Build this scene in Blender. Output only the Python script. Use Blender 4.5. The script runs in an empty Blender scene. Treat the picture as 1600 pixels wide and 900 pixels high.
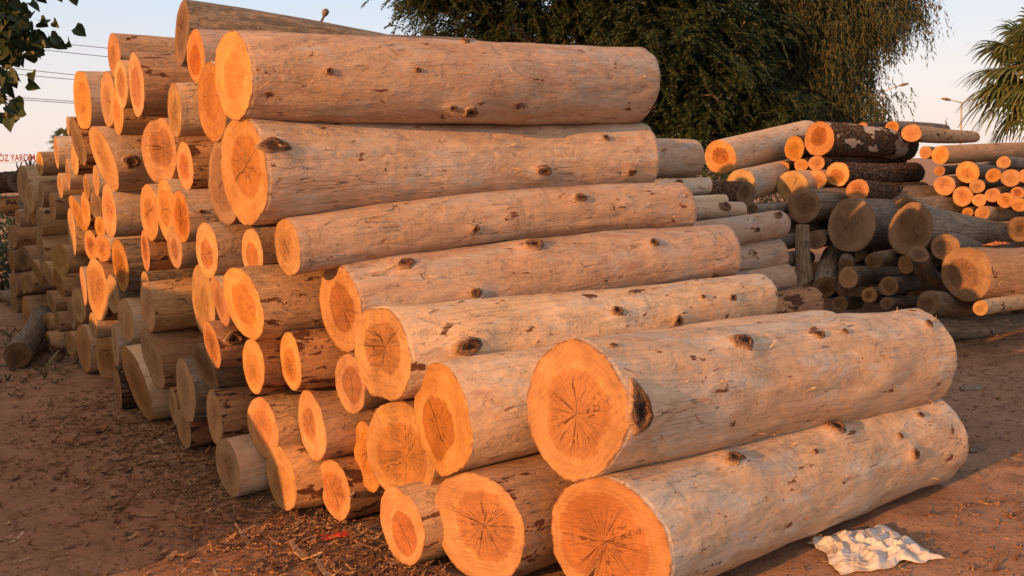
import bpy, math, random
import numpy as np
from mathutils import Vector, Matrix, noise
# Log yard at sunset.  World: x right, y away from the camera, z up, metres.
# LOGS rows: id, near end centre, far end centre, near radius, far radius, saw-cut yaw, saw-cut pitch,
#            surface kind, cut face kind, group key, label, knots (along, angle, size), extras
LOGS = [
 ('T1',(-1.118, 3.764, 1.963),(0.695, 4.92, 1.969),0.179,0.196,0.146,0,'P','O','long','thick pale peeled log highest in front, its broad cut end catching the sun',[(0.33, 3.08, 0.017), (0.987, -2.35, 0.04), (1.008, 2.03, 0.019), (0.716, 2.99, 0.012), (0.895, -2.44, 0.015)],{}),
 ('T2',(-1.11, 3.79, 1.58),(0.727, 4.907, 1.597),0.22,0.177,0.179,0,'P','C','long','thickest peeled log of the pile, second from the top, big knot beside its cut end',[(1.395, -2.9, 0.032), (1.797, 2.55, 0.02), (1.949, -2.71, 0.028), (0.079, 2.69, 0.046)],{}),
 ('L3',(-0.932, 3.733, 1.256),(0.931, 4.805, 1.328),0.118,0.123,0.198,0,'P','O','long','slim smooth peeled log lying below the thickest log',[(1.408, 2.6, 0.029), (0.823, -2.89, 0.021)],{}),
 ('L4',(-0.738, 3.802, 0.98),(1.163, 4.801, 1.077),0.187,0.141,0.208,0,'P','H','long','peeled log with three big open knots, tilted cut end with brown heart',[(0.269, 2.16, 0.04), (0.892, 2.15, 0.044), (0.545, -3.13, 0.03), (1.553, 2.46, 0.03)],{}),
 ('L5',(-0.546, 3.537, 0.83),(1.292, 4.653, 0.843),0.193,0.128,0.132,0,'L','S','long','peeled log with a dark bark patch near its half shaded, double sawn end',[(0.287, 3.0, 0.054), (1.045, 2.63, 0.027), (1.389, 3.14, 0.031), (1.794, 2.75, 0.02), (1.589, 2.56, 0.016)],{'step': (0.25, 0.03)}),
 ('F1',(0.198, 3.039, 0.715),(1.941, 4.29, 0.574),0.243,0.241,0.092,0,'P','C','long','upper of the two nearest large logs, round orange end with star cracks and hollow knot',[(0.066, 2.98, 0.067), (0.707, 2.22, 0.043), (0.086, 1.99, 0.012), (1.192, 2.2, 0.025), (1.997, 2.25, 0.025), (1.358, 2.21, 0.02)],{}),
 ('F2',(0.302, 2.932, 0.266),(1.989, 4.262, 0.19),0.231,0.23,0.25,0,'P','C','long','large peeled log lying on the ground nearest the camera, split notch in its end',[(0.57, 2.02, 0.042), (1.243, 2.02, 0.048), (1.006, 2.33, 0.013), (1.656, 2.91, 0.029), (1.852, 2.25, 0.018), (1.606, 2.52, 0.018)],{'notch': 1}),
 ('A1',(-2.459, 5.794, 2.342),(-0.755, 6.903, 2.352),0.137,0.121,0.093,0,'M','O','main','topmost log at the left corner of the pile, dark bark scrap on its side',[],{}),
 ('A2',(-2.316, 5.522, 2.131),(-0.629, 6.546, 2.152),0.139,0.135,0.119,0,'M','H','main','small log end with a brown heart jutting out below the top left corner log',[],{}),
 ('A3',(-2.125, 5.275, 2.099),(-0.257, 6.471, 2.12),0.184,0.166,0.035,0,'M','H','main','brown log with ragged tall narrow end right of the small brown hearted one',[],{}),
 ('A4',(-3.072, 6.597, 2.141),(-1.383, 7.688, 2.148),0.208,0.206,0.064,0,'P','O','main','thick log at the left outer edge with a step in its sawn end',[],{'step': (-0.2, 0.03)}),
 ('A5',(-2.616, 6.008, 2.091),(-0.736, 7.225, 2.06),0.189,0.168,0.062,0,'M','O','main','flat bright log end standing behind the small jutting brown hearted end',[],{}),
 ('A6',(-2.441, 5.738, 1.997),(-0.69, 6.82, 1.978),0.153,0.15,0.062,0,'M','O','main','bright narrow log end wedged beside the flat bright one, drooping below it',[],{}),
 ('A7',(-1.716, 4.724, 1.909),(0.172, 5.964, 1.922),0.136,0.13,0.026,0,'P','T','main','pale greyish log end with a dark scar, below the hollow ended topmost log',[],{}),
 ('A8',(-1.398, 4.344, 1.911),(0.389, 5.497, 1.928),0.192,0.167,0.095,0,'P','O','main','big log end tucked left of the highest front log',[],{}),
 ('A9',(-1.526, 4.546, 2.153),(0.383, 5.788, 2.136),0.136,0.123,0.057,0,'P','H','main','log end with an orange heart between the hollow topmost log and the highest front log',[],{}),
 ('A10',(-1.701, 4.876, 2.318),(0.238, 6.051, 2.063),0.176,0.123,0.005,0,'W','D','main','hollow ended grey barked log on the very top of the pile',[],{}),
 ('A11',(-2.7, 6.061, 1.711),(-0.79, 7.244, 1.71),0.214,0.202,0.148,-0.246,'P','O','main','slanting bright log end on the left with a dark open knot on its side',[(0.136, -3.0, 0.049)],{}),
 ('A12',(-1.971, 5.082, 1.715),(-0.205, 6.221, 1.727),0.183,0.178,0.2,0,'M','S','main','log end sawn in two overlapping cuts, wide and bright, left of a flaking bark log',[],{'step': (0.15, 0.035)}),
 ('A13',(-1.692, 4.743, 1.62),(-0.052, 5.826, 1.626),0.127,0.115,0.081,0,'B','H','main','dark flaking bark log with a narrow brown end left of the thickest log',[],{}),
 ('A14',(-3.211, 6.802, 1.855),(-1.396, 7.931, 1.858),0.182,0.182,0.097,-0.149,'B','D','main','reddish brown slanting log end in the left outer edge',[],{}),
 ('A15',(-3.35, 7.016, 1.724),(-1.64, 8.089, 1.729),0.114,0.108,0.104,0,'B','O','main','little bright log tip below the reddish slanting end',[],{}),
 ('A18',(-1.364, 4.329, 1.532),(0.376, 5.407, 1.553),0.202,0.183,0.122,0,'W','D','main','dark ringed weathered log end half hidden behind the thickest log',[],{}),
 ('A19',(-2.114, 5.279, 1.367),(-0.31, 6.44, 1.362),0.169,0.147,0.102,0,'P','O','main','pointed bright log end below the double sawn one',[],{}),
 ('A20',(-1.902, 4.99, 1.381),(-0.192, 6.084, 1.358),0.181,0.162,0.073,0,'P','C','main','bright log end with a jagged saw step next to the pointed one',[],{}),
 ('A21',(-1.704, 4.656, 1.363),(0.031, 5.776, 1.38),0.136,0.118,0.101,0,'P','C','main','bright log end with little saw marks and a small round knot on its grey side',[(0.073, 2.98, 0.014)],{}),
 ('A22',(-2.757, 6.194, 1.352),(-0.935, 7.417, 1.326),0.185,0.178,0.068,0,'P','O','main','tall orange log end whose bark curls off below it',[],{}),
 ('A23',(-3.025, 6.595, 1.389),(-1.109, 7.842, 1.391),0.112,0.112,0.193,0,'W','D','main','small shaded ringed log end in the left corner with dull grey face',[],{}),
 ('A24',(-3.222, 6.848, 1.351),(-1.32, 7.996, 1.374),0.136,0.129,0.113,0,'B','O','main','slim orange log tip on the left edge, right of a slanting one',[],{}),
 ('A25',(-3.391, 7.074, 1.312),(-1.503, 8.272, 1.323),0.146,0.135,0.162,-0.271,'P','O','main','slanting orange log tip on the left edge beside the shaded stack',[],{}),
 ('A26',(-3.143, 6.723, 1.521),(-1.434, 7.758, 1.548),0.095,0.086,0.094,0,'P','Y','main','thin yellowish log tip under the left outer edge',[],{}),
 ('A27',(-2.931, 6.426, 1.565),(-1.291, 7.487, 1.568),0.109,0.106,0.021,0,'P','O','main','thin bright log tip left of the slanting knotty log',[],{}),
 ('A28',(-2.98, 6.526, 1.228),(-1.227, 7.64, 1.235),0.079,0.079,0.287,0,'P','O','main','short bright log end directly under the small dull grey one',[],{}),
 ('A29',(-3.165, 6.755, 1.079),(-1.396, 7.884, 1.085),0.116,0.101,0.255,0,'B','C','main','rough orange log end with crumbly brown face on the left',[],{}),
 ('A30',(-2.94, 6.448, 1.08),(-1.242, 7.523, 1.071),0.097,0.084,0.415,0,'P','O','main','square looking orange log end right of the crumbly one',[],{}),
 ('A31',(-2.62, 5.987, 0.998),(-0.831, 7.128, 1.057),0.176,0.154,0.12,0,'W','S','main','log end lit only at its top, grey sided, right of the cracked orange one',[],{}),
 ('A32',(-3.033, 6.51, 0.772),(-1.235, 7.661, 0.754),0.225,0.224,0.185,0,'B','C','main','deep orange log end with a big bent crack on the left side of the pile',[],{}),
 ('A33',(-3.435, 7.135, 0.726),(-1.65, 8.274, 0.744),0.154,0.133,0.016,0,'P','O','main','thin lit sliver of a log end left of the cracked orange one',[],{}),
 ('A34',(-2.804, 6.243, 0.769),(-1.035, 7.37, 0.804),0.135,0.132,0.162,0,'W','T','main','log end half in shade under the grey sided one',[],{}),
 ('A35',(-2.211, 5.414, 1.131),(-0.43, 6.572, 1.134),0.128,0.114,-0.005,0,'B','H','main','narrow log end with a dark bark band around its stem',[],{}),
 ('A36',(-1.801, 4.799, 1.195),(-0.098, 5.89, 1.227),0.113,0.1,0.13,0,'P','H','main','small oval log end hanging below the toothed saw step ends',[],{}),
 ('A37',(-1.507, 4.434, 1.201),(0.138, 5.514, 1.192),0.14,0.139,0.119,0,'P','H','main','clean oval log end with a brown heart left of a half hidden one',[],{}),
 ('A38',(-1.214, 4.196, 1.198),(0.533, 5.344, 1.184),0.117,0.114,0.123,0,'M','H','main','log end with one long crack peeping out left of the slim peeled log',[],{}),
 ('A39',(-1.608, 4.614, 0.924),(0.263, 5.792, 0.924),0.19,0.169,0.06,0,'W','T','main','large flattened log end, upper half sunlit and lower half in shade',[],{}),
 ('A40',(-1.209, 3.985, 0.992),(0.667, 5.239, 0.968),0.17,0.154,0.182,-0.165,'M','C','main','thick log with a wide crooked orange end in the middle of the pile',[],{}),
 ('A41',(-1.419, 4.312, 0.959),(0.413, 5.493, 0.935),0.127,0.124,0.018,-0.158,'P','O','main','pale leaf shaped log end leaning beside the crooked thick one',[],{}),
 ('A42',(-1.507, 4.403, 0.729),(0.306, 5.532, 0.707),0.125,0.112,0.06,-0.137,'M','S','main','log with a big dark round knot behind its half lit end',[(0.081, 2.84, 0.04)],{}),
 ('A43',(-1.217, 4.102, 0.679),(0.694, 5.332, 0.677),0.131,0.131,0.095,0,'B','O','main','smooth orange log end standing under the thick crooked one',[],{}),
 ('A44',(-0.995, 3.913, 0.734),(0.936, 5.138, 0.729),0.134,0.132,0.014,0,'B','C','main','narrow orange log end with notched top, brown bark stem behind',[],{}),
 ('A45',(-1.613, 4.582, 0.578),(0.05, 5.683, 0.574),0.127,0.11,0.164,-0.254,'W','D','main','shaded slanting brown log end below the log with the round knot',[],{}),
 ('A46',(-2.336, 5.673, 0.887),(-0.631, 6.735, 0.871),0.098,0.094,0.086,0,'W','T','main','small dull log end squeezed above a shaded oval one',[],{}),
 ('A47',(-2.191, 5.331, 0.799),(-0.273, 6.554, 0.8),0.154,0.152,0.077,0,'M','T','main','shaded oval log end with a reddish brown stem',[],{}),
 ('A48',(-2.616, 5.982, 0.624),(-0.972, 7.039, 0.619),0.147,0.143,0.171,0,'P','T','main','shaded log end right of the tip of the cracked orange one',[],{}),
 ('A49',(-2.216, 5.393, 0.468),(-0.353, 6.609, 0.453),0.196,0.193,0.097,-0.13,'M','T','main','big shaded log end slanting over dark crumbly bark',[],{}),
 ('A50',(-2.448, 5.682, 0.253),(-0.739, 6.759, 0.249),0.253,0.249,0.096,-0.194,'P','Y','main','tall shaded yellow brown log end resting on the ground',[],{}),
 ('A51',(-3.545, 7.275, 0.201),(-1.986, 8.237, 0.204),0.201,0.173,0.169,0,'P','Y','main','smooth shaded oval yellow log end at the foot of the pile',[],{}),
 ('A52',(-3.128, 6.703, 0.218),(-1.462, 7.738, 0.207),0.166,0.162,0.18,0,'P','Y','main','shaded log end with a rectangular notch sawn out at its foot',[],{'step': (0.2, 0.05)}),
 ('A53',(-2.85, 6.311, 0.386),(-1.035, 7.487, 0.398),0.16,0.155,-0.033,0,'P','T','main','very thin shaded log rim right of the notched one',[],{}),
 ('A54',(-2.729, 6.022, 0.145),(-0.956, 7.209, 0.142),0.145,0.142,-0.009,0,'R','T','main','thin grey log end on the ground beside the tall yellow brown one',[],{}),
 ('A55',(-3.201, 6.754, 0.473),(-1.52, 7.799, 0.469),0.098,0.095,0.192,0,'P','Y','main','small shaded log tip under the cracked orange one',[],{}),
 ('A57',(-1.832, 4.871, 0.39),(-0.097, 5.98, 0.409),0.185,0.184,0.051,0,'W','T','main','tall shaded log end with streaky face and chipped rim',[],{}),
 ('A58',(-1.907, 4.995, 0.139),(-0.247, 6.082, 0.154),0.114,0.112,0.122,0,'B','Y','main','low shaded oval log end with a dark ring touching the ground',[],{}),
 ('A59',(-2.066, 5.28, 0.2),(-0.246, 6.385, 0.213),0.12,0.116,0.028,0,'B','T','main','narrow shaded log end hidden behind the low oval one',[],{}),
 ('A60',(-1.556, 4.502, 0.331),(0.103, 5.572, 0.324),0.142,0.128,0.025,0,'B','T','main','shaded log with large dark bark patches along its stem',[],{}),
 ('A61',(-1.418, 4.239, 0.147),(0.496, 5.408, 0.158),0.147,0.13,0.157,0,'P','T','main','short looking tan log on the ground with a pale shaded end',[],{}),
 ('A62',(-1.211, 4.155, 0.368),(0.688, 5.373, 0.377),0.147,0.136,0.201,0,'M','O','main','orange log end with a wavy top edge resting above the ground row',[],{}),
 ('A63',(-1.106, 4.04, 0.153),(0.666, 5.107, 0.146),0.153,0.146,0.163,0,'B','O','main','plain orange log end on the ground right of the tan one',[],{}),
 ('A64',(-0.933, 3.971, 0.419),(0.72, 5.01, 0.437),0.158,0.146,0.064,0,'M','H','main','log end with a ragged splintered right rim and dark heart',[],{}),
 ('A65',(-0.83, 3.9, 0.142),(1.031, 5.073, 0.13),0.142,0.127,0.132,0,'B','C','main','log end on the ground with one diagonal crack and a small knot on its stem',[(0.036, 3.08, 0.018)],{}),
 ('A66',(-0.704, 3.74, 0.665),(1.206, 4.923, 0.689),0.128,0.128,0.155,0,'M','H','main','tilted oval orange log end left of the dark patched double sawn log',[],{}),
 ('A67',(-0.661, 3.804, 0.32),(1.177, 4.957, 0.298),0.16,0.145,-0.032,0,'M','O','main','log end mostly hidden behind the wide end with the sawn ridge',[],{}),
 ('A68',(-0.503, 3.554, 0.419),(1.442, 4.723, 0.427),0.206,0.186,0.18,0,'M','S','main','wide log end with a vertical rough ridge left by two saw cuts',[],{'step': (0.15, 0.045)}),
 ('A69',(-0.286, 3.353, 0.612),(1.61, 4.571, 0.587),0.208,0.192,0.087,0,'P','H','main','large pear shaped log end with a dark oval heart and small star crack',[],{'point': 1}),
 ('A70',(-0.47, 3.415, 0.156),(1.215, 4.492, 0.149),0.156,0.149,0.151,0,'M','H','main','low log end with a small brown heart, left of the biggest ground log end',[],{}),
 ('A71',(-0.159, 3.228, 0.218),(1.518, 4.31, 0.212),0.218,0.212,0.307,0,'M','C','main','big round log end on the ground with many radial cracks and a ragged rim',[],{}),
 ('A16',(-3.871, 7.789, 1.818),(-2.485, 8.691, 1.811),0.143,0.134,0.0,0,'P','T','far','log showing only its flat cracked side at the left edge of the pile',[],{}),
 ('A17',(-3.606, 7.411, 1.626),(-2.164, 8.321, 1.622),0.131,0.12,0.01,0,'P','T','far','reddish log showing only its side under the cracked side log',[],{}),
 ('A17b',(-3.554, 7.379, 2.011),(-1.975, 8.402, 2.031),0.078,0.07,0.007,0,'M','T','far','squarish log tip peeping out left of the stepped thick log',[],{}),
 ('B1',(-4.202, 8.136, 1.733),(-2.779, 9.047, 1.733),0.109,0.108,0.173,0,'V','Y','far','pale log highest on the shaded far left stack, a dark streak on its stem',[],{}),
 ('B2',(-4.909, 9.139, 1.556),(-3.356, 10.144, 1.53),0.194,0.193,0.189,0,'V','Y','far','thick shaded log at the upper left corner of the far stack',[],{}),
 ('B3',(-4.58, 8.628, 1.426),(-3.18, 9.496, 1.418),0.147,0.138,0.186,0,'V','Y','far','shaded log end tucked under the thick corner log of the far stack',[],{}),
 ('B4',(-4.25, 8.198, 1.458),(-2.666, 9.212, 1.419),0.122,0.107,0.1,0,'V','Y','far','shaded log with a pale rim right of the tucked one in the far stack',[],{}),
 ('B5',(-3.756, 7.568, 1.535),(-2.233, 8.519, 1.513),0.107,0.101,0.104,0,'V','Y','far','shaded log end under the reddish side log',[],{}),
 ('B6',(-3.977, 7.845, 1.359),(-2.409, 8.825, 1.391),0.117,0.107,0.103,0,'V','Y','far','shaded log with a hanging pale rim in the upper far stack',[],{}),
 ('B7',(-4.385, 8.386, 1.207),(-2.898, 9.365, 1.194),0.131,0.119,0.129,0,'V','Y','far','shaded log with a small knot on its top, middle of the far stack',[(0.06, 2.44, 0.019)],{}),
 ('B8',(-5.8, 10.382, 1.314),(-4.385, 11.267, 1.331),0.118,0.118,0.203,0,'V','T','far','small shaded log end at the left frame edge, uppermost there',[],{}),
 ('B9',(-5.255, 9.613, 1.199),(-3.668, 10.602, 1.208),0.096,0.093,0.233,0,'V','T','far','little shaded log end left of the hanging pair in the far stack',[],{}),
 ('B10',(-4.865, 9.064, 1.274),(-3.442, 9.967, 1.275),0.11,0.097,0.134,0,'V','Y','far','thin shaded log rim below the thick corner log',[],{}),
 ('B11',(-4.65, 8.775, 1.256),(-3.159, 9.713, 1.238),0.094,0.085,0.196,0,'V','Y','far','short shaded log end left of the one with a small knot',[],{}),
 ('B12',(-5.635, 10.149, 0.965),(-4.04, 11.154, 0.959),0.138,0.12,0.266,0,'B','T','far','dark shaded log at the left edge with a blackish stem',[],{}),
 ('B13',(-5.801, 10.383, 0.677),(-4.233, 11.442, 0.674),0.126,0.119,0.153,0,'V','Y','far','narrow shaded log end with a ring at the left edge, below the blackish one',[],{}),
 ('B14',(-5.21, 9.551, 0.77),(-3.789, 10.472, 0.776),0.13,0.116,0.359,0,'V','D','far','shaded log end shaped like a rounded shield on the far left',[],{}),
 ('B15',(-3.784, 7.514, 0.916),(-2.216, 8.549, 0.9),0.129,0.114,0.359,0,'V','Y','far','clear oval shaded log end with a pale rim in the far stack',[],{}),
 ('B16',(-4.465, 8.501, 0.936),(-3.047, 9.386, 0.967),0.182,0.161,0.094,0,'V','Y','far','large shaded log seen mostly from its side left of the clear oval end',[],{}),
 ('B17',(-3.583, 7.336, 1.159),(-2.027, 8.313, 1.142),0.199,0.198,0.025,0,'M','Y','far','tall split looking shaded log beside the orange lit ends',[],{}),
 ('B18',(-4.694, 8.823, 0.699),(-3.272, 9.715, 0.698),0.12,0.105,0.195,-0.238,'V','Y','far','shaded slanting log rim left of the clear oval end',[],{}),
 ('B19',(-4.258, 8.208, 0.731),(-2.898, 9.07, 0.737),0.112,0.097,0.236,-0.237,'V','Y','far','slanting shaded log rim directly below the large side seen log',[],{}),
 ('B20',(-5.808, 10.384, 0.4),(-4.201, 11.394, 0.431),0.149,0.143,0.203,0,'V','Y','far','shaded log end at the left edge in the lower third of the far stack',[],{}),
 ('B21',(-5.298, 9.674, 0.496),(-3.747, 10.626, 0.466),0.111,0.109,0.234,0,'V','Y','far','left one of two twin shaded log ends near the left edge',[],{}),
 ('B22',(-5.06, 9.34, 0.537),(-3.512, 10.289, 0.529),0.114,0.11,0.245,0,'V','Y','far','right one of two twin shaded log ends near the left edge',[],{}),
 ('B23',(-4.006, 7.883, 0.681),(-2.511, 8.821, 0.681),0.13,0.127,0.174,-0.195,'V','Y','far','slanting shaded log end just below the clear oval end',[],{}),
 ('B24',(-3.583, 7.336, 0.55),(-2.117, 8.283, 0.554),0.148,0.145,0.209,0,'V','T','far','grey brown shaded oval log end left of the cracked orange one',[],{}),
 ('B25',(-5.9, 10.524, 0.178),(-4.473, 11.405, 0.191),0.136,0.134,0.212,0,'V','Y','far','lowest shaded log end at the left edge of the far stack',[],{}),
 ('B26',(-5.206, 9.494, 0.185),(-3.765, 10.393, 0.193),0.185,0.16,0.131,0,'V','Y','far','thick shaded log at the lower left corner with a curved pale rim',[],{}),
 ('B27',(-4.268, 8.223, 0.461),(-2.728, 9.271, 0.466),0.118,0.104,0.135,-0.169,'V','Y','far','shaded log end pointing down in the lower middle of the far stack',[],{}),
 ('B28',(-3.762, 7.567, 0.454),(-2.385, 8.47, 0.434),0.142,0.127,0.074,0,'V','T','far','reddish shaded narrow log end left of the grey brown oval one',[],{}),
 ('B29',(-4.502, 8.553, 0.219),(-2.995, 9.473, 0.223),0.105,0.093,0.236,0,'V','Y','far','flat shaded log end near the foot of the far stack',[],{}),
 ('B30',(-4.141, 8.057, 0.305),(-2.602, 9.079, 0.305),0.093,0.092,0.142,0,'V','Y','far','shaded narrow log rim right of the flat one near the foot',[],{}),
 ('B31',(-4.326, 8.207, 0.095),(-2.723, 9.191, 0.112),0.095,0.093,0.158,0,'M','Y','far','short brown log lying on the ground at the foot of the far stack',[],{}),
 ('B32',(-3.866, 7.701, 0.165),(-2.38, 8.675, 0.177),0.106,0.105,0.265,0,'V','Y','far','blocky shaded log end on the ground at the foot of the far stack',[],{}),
 ('C1',(-0.219, 6.485, 1.593),(1.553, 7.613, 1.593),0.164,0.156,0,0,'P','T','second','short looking pinkish peeled log emerging right behind the second highest front log',[],{}),
 ('C2',(-0.153, 6.197, 1.371),(1.618, 7.325, 1.371),0.071,0.068,0,0,'P','T','second','flat pale peeled log with a brown bark spot under the short pinkish one',[(1.727, 2.53, 0.032)],{}),
 ('C3',(-0.062, 6.054, 1.254),(1.709, 7.182, 1.254),0.054,0.051,0,0,'P','T','second','thin pale log squeezed between the spotted log and the knotty one',[],{}),
 ('C4',(0.04, 5.893, 1.176),(1.811, 7.022, 1.176),0.074,0.07,0,0,'P','T','second','pale log with a dark reddish knot near its far end',[(1.84, 2.7, 0.046)],{}),
 ('C5',(0.276, 5.709, 0.97),(2.047, 6.837, 1.075),0.113,0.107,0,0,'P','T','second','pale log pointing up to the right, bark torn red at its tip',[(2.006, 2.41, 0.04), (1.732, 3.12, 0.025)],{}),
 ('C6',(0.267, 5.723, 0.843),(2.038, 6.851, 0.843),0.129,0.123,0,0,'P','T','second','whitish log with a straight sawn far end beside the upright grey log',[],{}),
 ('C7',(0.328, 5.628, 0.621),(2.099, 6.756, 0.684),0.102,0.097,0,0,'P','T','second','pale log with a knobby cracked surface below the whitish one',[],{}),
 ('C8',(0.447, 5.44, 0.506),(2.218, 6.568, 0.506),0.125,0.119,0,0,'B','T','second','brown smooth log in shade, lowest of those emerging behind the front logs',[],{}),
 ('C9',(2.151, 8.163, 1.259),(2.003, 8.897, 1.281),0.116,0.095,0.3,0,'R','D','right','dark log with deep furrowed bark lying in front of the two thick pinkish ones',[],{}),
 ('D1',(2.328, 9.932, 1.618),(3.854, 11.639, 1.838),0.183,0.222,0.112,0,'P','H','right','thick smooth pinkish log whose end is shaded inside a glowing orange rim',[],{}),
 ('D11',(2.421, 9.415, 1.309),(3.505, 11.092, 1.418),0.174,0.173,-0.23,0,'P','Y','right','thick log in the shade below the one with the glowing rim',[],{}),
 ('D2',(3.266, 10.321, 1.688),(4.83, 11.567, 1.688),0.146,0.131,-0.131,0,'R','O','right','oval orange log end left of the largest lit bark log',[],{}),
 ('D3',(3.408, 9.912, 1.778),(4.971, 11.311, 1.689),0.182,0.176,0.028,0,'Q','H','right','largest lit log of the right stack, rough bark with a bare pale patch',[],{}),
 ('D4',(3.13, 10.348, 1.468),(4.474, 11.546, 1.468),0.081,0.073,0.408,0,'R','H','right','small log end with a dark torn centre under the smooth pinkish log',[],{}),
 ('D5',(3.3, 10.174, 1.498),(4.88, 11.558, 1.498),0.072,0.065,0.396,0,'R','O','right','smallest round lit log end between two other small ones',[],{}),
 ('D6',(3.392, 9.937, 1.515),(4.961, 11.333, 1.516),0.084,0.048,0.373,0,'R','O','right','small yellow lit log end, its grey stem running under the largest bark log',[],{}),
 ('D7',(3.455, 9.466, 1.396),(4.928, 10.962, 1.359),0.134,0.132,-0.127,0,'R','H','right','rough barked log with a dark hearted orange end, second course of the right stack',[],{}),
 ('D8',(3.348, 9.82, 1.336),(5.003, 11.112, 1.336),0.105,0.094,0.42,0,'M','C','right','broken looking pale orange log end left of the dark hearted one',[],{}),
 ('D9',(3.542, 9.144, 1.234),(4.919, 10.726, 1.148),0.111,0.107,0.205,0,'R','O','right','wide bright log end cut off from view by the big grey log below it',[],{}),
 ('D10',(3.078, 9.779, 1.275),(4.645, 11.177, 1.275),0.167,0.15,0.248,0,'P','Y','right','round log end lit only along its top edge',[],{}),
 ('D12',(3.021, 9.217, 1.085),(4.88, 10.391, 1.031),0.177,0.185,0.215,0,'W','D','right','long grey split log lying across the top of the shaded heap',[],{}),
 ('D13',(3.014, 9.414, 0.876),(4.624, 10.762, 0.876),0.148,0.133,-0.045,0,'W','D','right','dark end of a weathered log behind the upright grey log',[],{}),
 ('D14',(3.261, 8.56, 0.921),(4.409, 10.194, 0.799),0.251,0.262,-0.3,0,'W','D','right','big round weathered log end with a dark rotten centre',[],{}),
 ('D15',(3.569, 7.985, 0.912),(5.275, 9.506, 0.656),0.234,0.164,-0.3,0,'W','D','right','weathered log with an oval double sawn end, tapering away to the right',[],{}),
 ('D16',(3.596, 7.384, 0.803),(4.474, 8.588, 0.634),0.111,0.099,0.036,0,'W','D','right','plain round weathered log end in front of the tapering log',[],{}),
 ('D17',(3.396, 7.418, 0.747),(3.661, 7.75, 0.483),0.075,0.089,0.37,0,'W','D','right','grey log stump tipped so that its flat cut faces up',[],{}),
 ('D18',(3.671, 7.173, 0.601),(5.262, 8.204, 0.478),0.222,0.248,-0.055,0,'V','D','right','huge log at the right edge, half sunlit with a shadow across its stem',[],{}),
 ('D20',(2.981, 8.721, 0.776),(3.551, 9.775, 0.704),0.094,0.091,0.026,0,'W','D','right','short weathered log end between the upright log and the big rotten hearted one',[],{}),
 ('D21',(2.957, 8.386, 0.354),(3.269, 9.08, 0.602),0.109,0.091,0.314,0,'W','D','right','grey log pointing at the camera with a dark round end and broken top',[],{}),
 ('D22',(3.147, 8.368, 0.557),(3.396, 9.019, 0.616),0.072,0.078,0.054,0,'W','D','right','grey log stub half covered by a log end with a pale grey face',[],{}),
 ('D23',(3.093, 8.173, 0.467),(3.972, 9.124, 0.351),0.1,0.085,-0.219,0,'W','T','right','grey log with a pale grey face, running right across the small shaded heap',[],{}),
 ('D24',(3.281, 8.064, 0.632),(3.901, 8.57, 0.632),0.07,0.063,0.368,0,'W','D','right','small lying log end shaped like a lens below the big rotten hearted one',[],{}),
 ('D25',(3.293, 7.765, 0.436),(3.839, 8.478, 0.37),0.084,0.086,-0.109,0,'W','D','right','small dark log end with a worn rim, right of the log with pale grey face',[],{}),
 ('D26',(3.214, 7.983, 0.329),(3.605, 8.674, 0.233),0.069,0.069,-0.009,0,'W','H','right','small round log end with a brown ring below the pale faced log',[],{}),
 ('D27',(3.047, 8.245, 0.213),(3.475, 8.914, 0.112),0.072,0.064,0.073,0,'W','D','right','dark log end deep in the shadow just above the nearest large log',[],{}),
 ('D28',(3.432, 7.734, 0.627),(4.019, 8.278, 0.627),0.083,0.075,-0.223,0,'W','Y','right','yellowish oval log end beneath the tipped stump',[],{}),
 ('D29',(3.371, 7.179, 0.369),(4.38, 7.971, 0.16),0.104,0.11,-0.182,0,'W','D','right','grey brown log under the huge half sunlit one',[],{}),
 ('D32',(3.262, 7.722, 0.291),(3.913, 8.336, 0.203),0.056,0.06,-0.036,0,'W','D','right','thin grey log lying low between the small dark end and the nearest large log',[],{}),
 ('D30',(3.524, 6.659, 0.407),(4.644, 7.65, 0.291),0.058,0.072,-0.046,0,'M','T','right','slim log with a cracked pale end lying under the huge half sunlit one',[],{}),
 ('D31',(3.264, 7.16, 0.164),(5.078, 8.2, -0.031),0.099,0.113,-0.12,0,'W','D','right','long grey log lying flat on the ground at the right edge',[],{}),
 ('D33',(2.369, 8.751, 1.087),(3.107, 9.821, 1.065),0.062,0.063,-0.11,0,'W','D','right','grey split log lying just under the shaded thick log beside the pale knotty one',[],{}),
 ('D34',(2.422, 8.668, 0.94),(3.13, 9.758, 0.907),0.062,0.063,-0.3,0,'W','D','right','bluish grey log behind the pale log pointing up to the right',[],{}),
 ('D35',(2.437, 8.459, 0.765),(3.07, 9.477, 0.721),0.079,0.081,-0.3,0,'W','D','right','dark log between the torn tipped pale log and the upright grey log',[],{}),
 ('D36',(2.528, 8.315, 0.624),(3.05, 9.166, 0.561),0.072,0.079,-0.3,0,'W','D','right','dark log showing over the whitish sawn log, left of the upright grey log',[],{}),
 ('D19',(2.789, 8.464, 0.399),(2.778, 8.507, 0.939),0.079,0.061,-0.42,0,'W','D','right','upright leaning grey log standing between the pale logs and the dark heap',[],{}),
 ('E0',(4.334, 11.065, 1.926),(5.222, 12.395, 1.952),0.062,0.079,0.075,0,'R','O','farright','low lit log end lying on top of the largest lit bark log',[],{}),
 ('E23',(4.229, 11.415, 1.954),(5.281, 12.621, 1.954),0.048,0.043,0.222,0,'R','O','farright','flat lit log just visible over the top of the largest lit bark log',[],{}),
 ('E1',(4.597, 10.838, 1.908),(5.99, 12.409, 1.908),0.076,0.069,0.184,0,'W','O','farright','round tan log end on the skyline left of the log with a dry twig',[],{}),
 ('E2',(4.684, 10.514, 1.824),(6.223, 12.086, 1.789),0.104,0.077,0.217,0,'M','O','farright','thick skyline log with a dry twig standing on it',[],{}),
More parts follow.
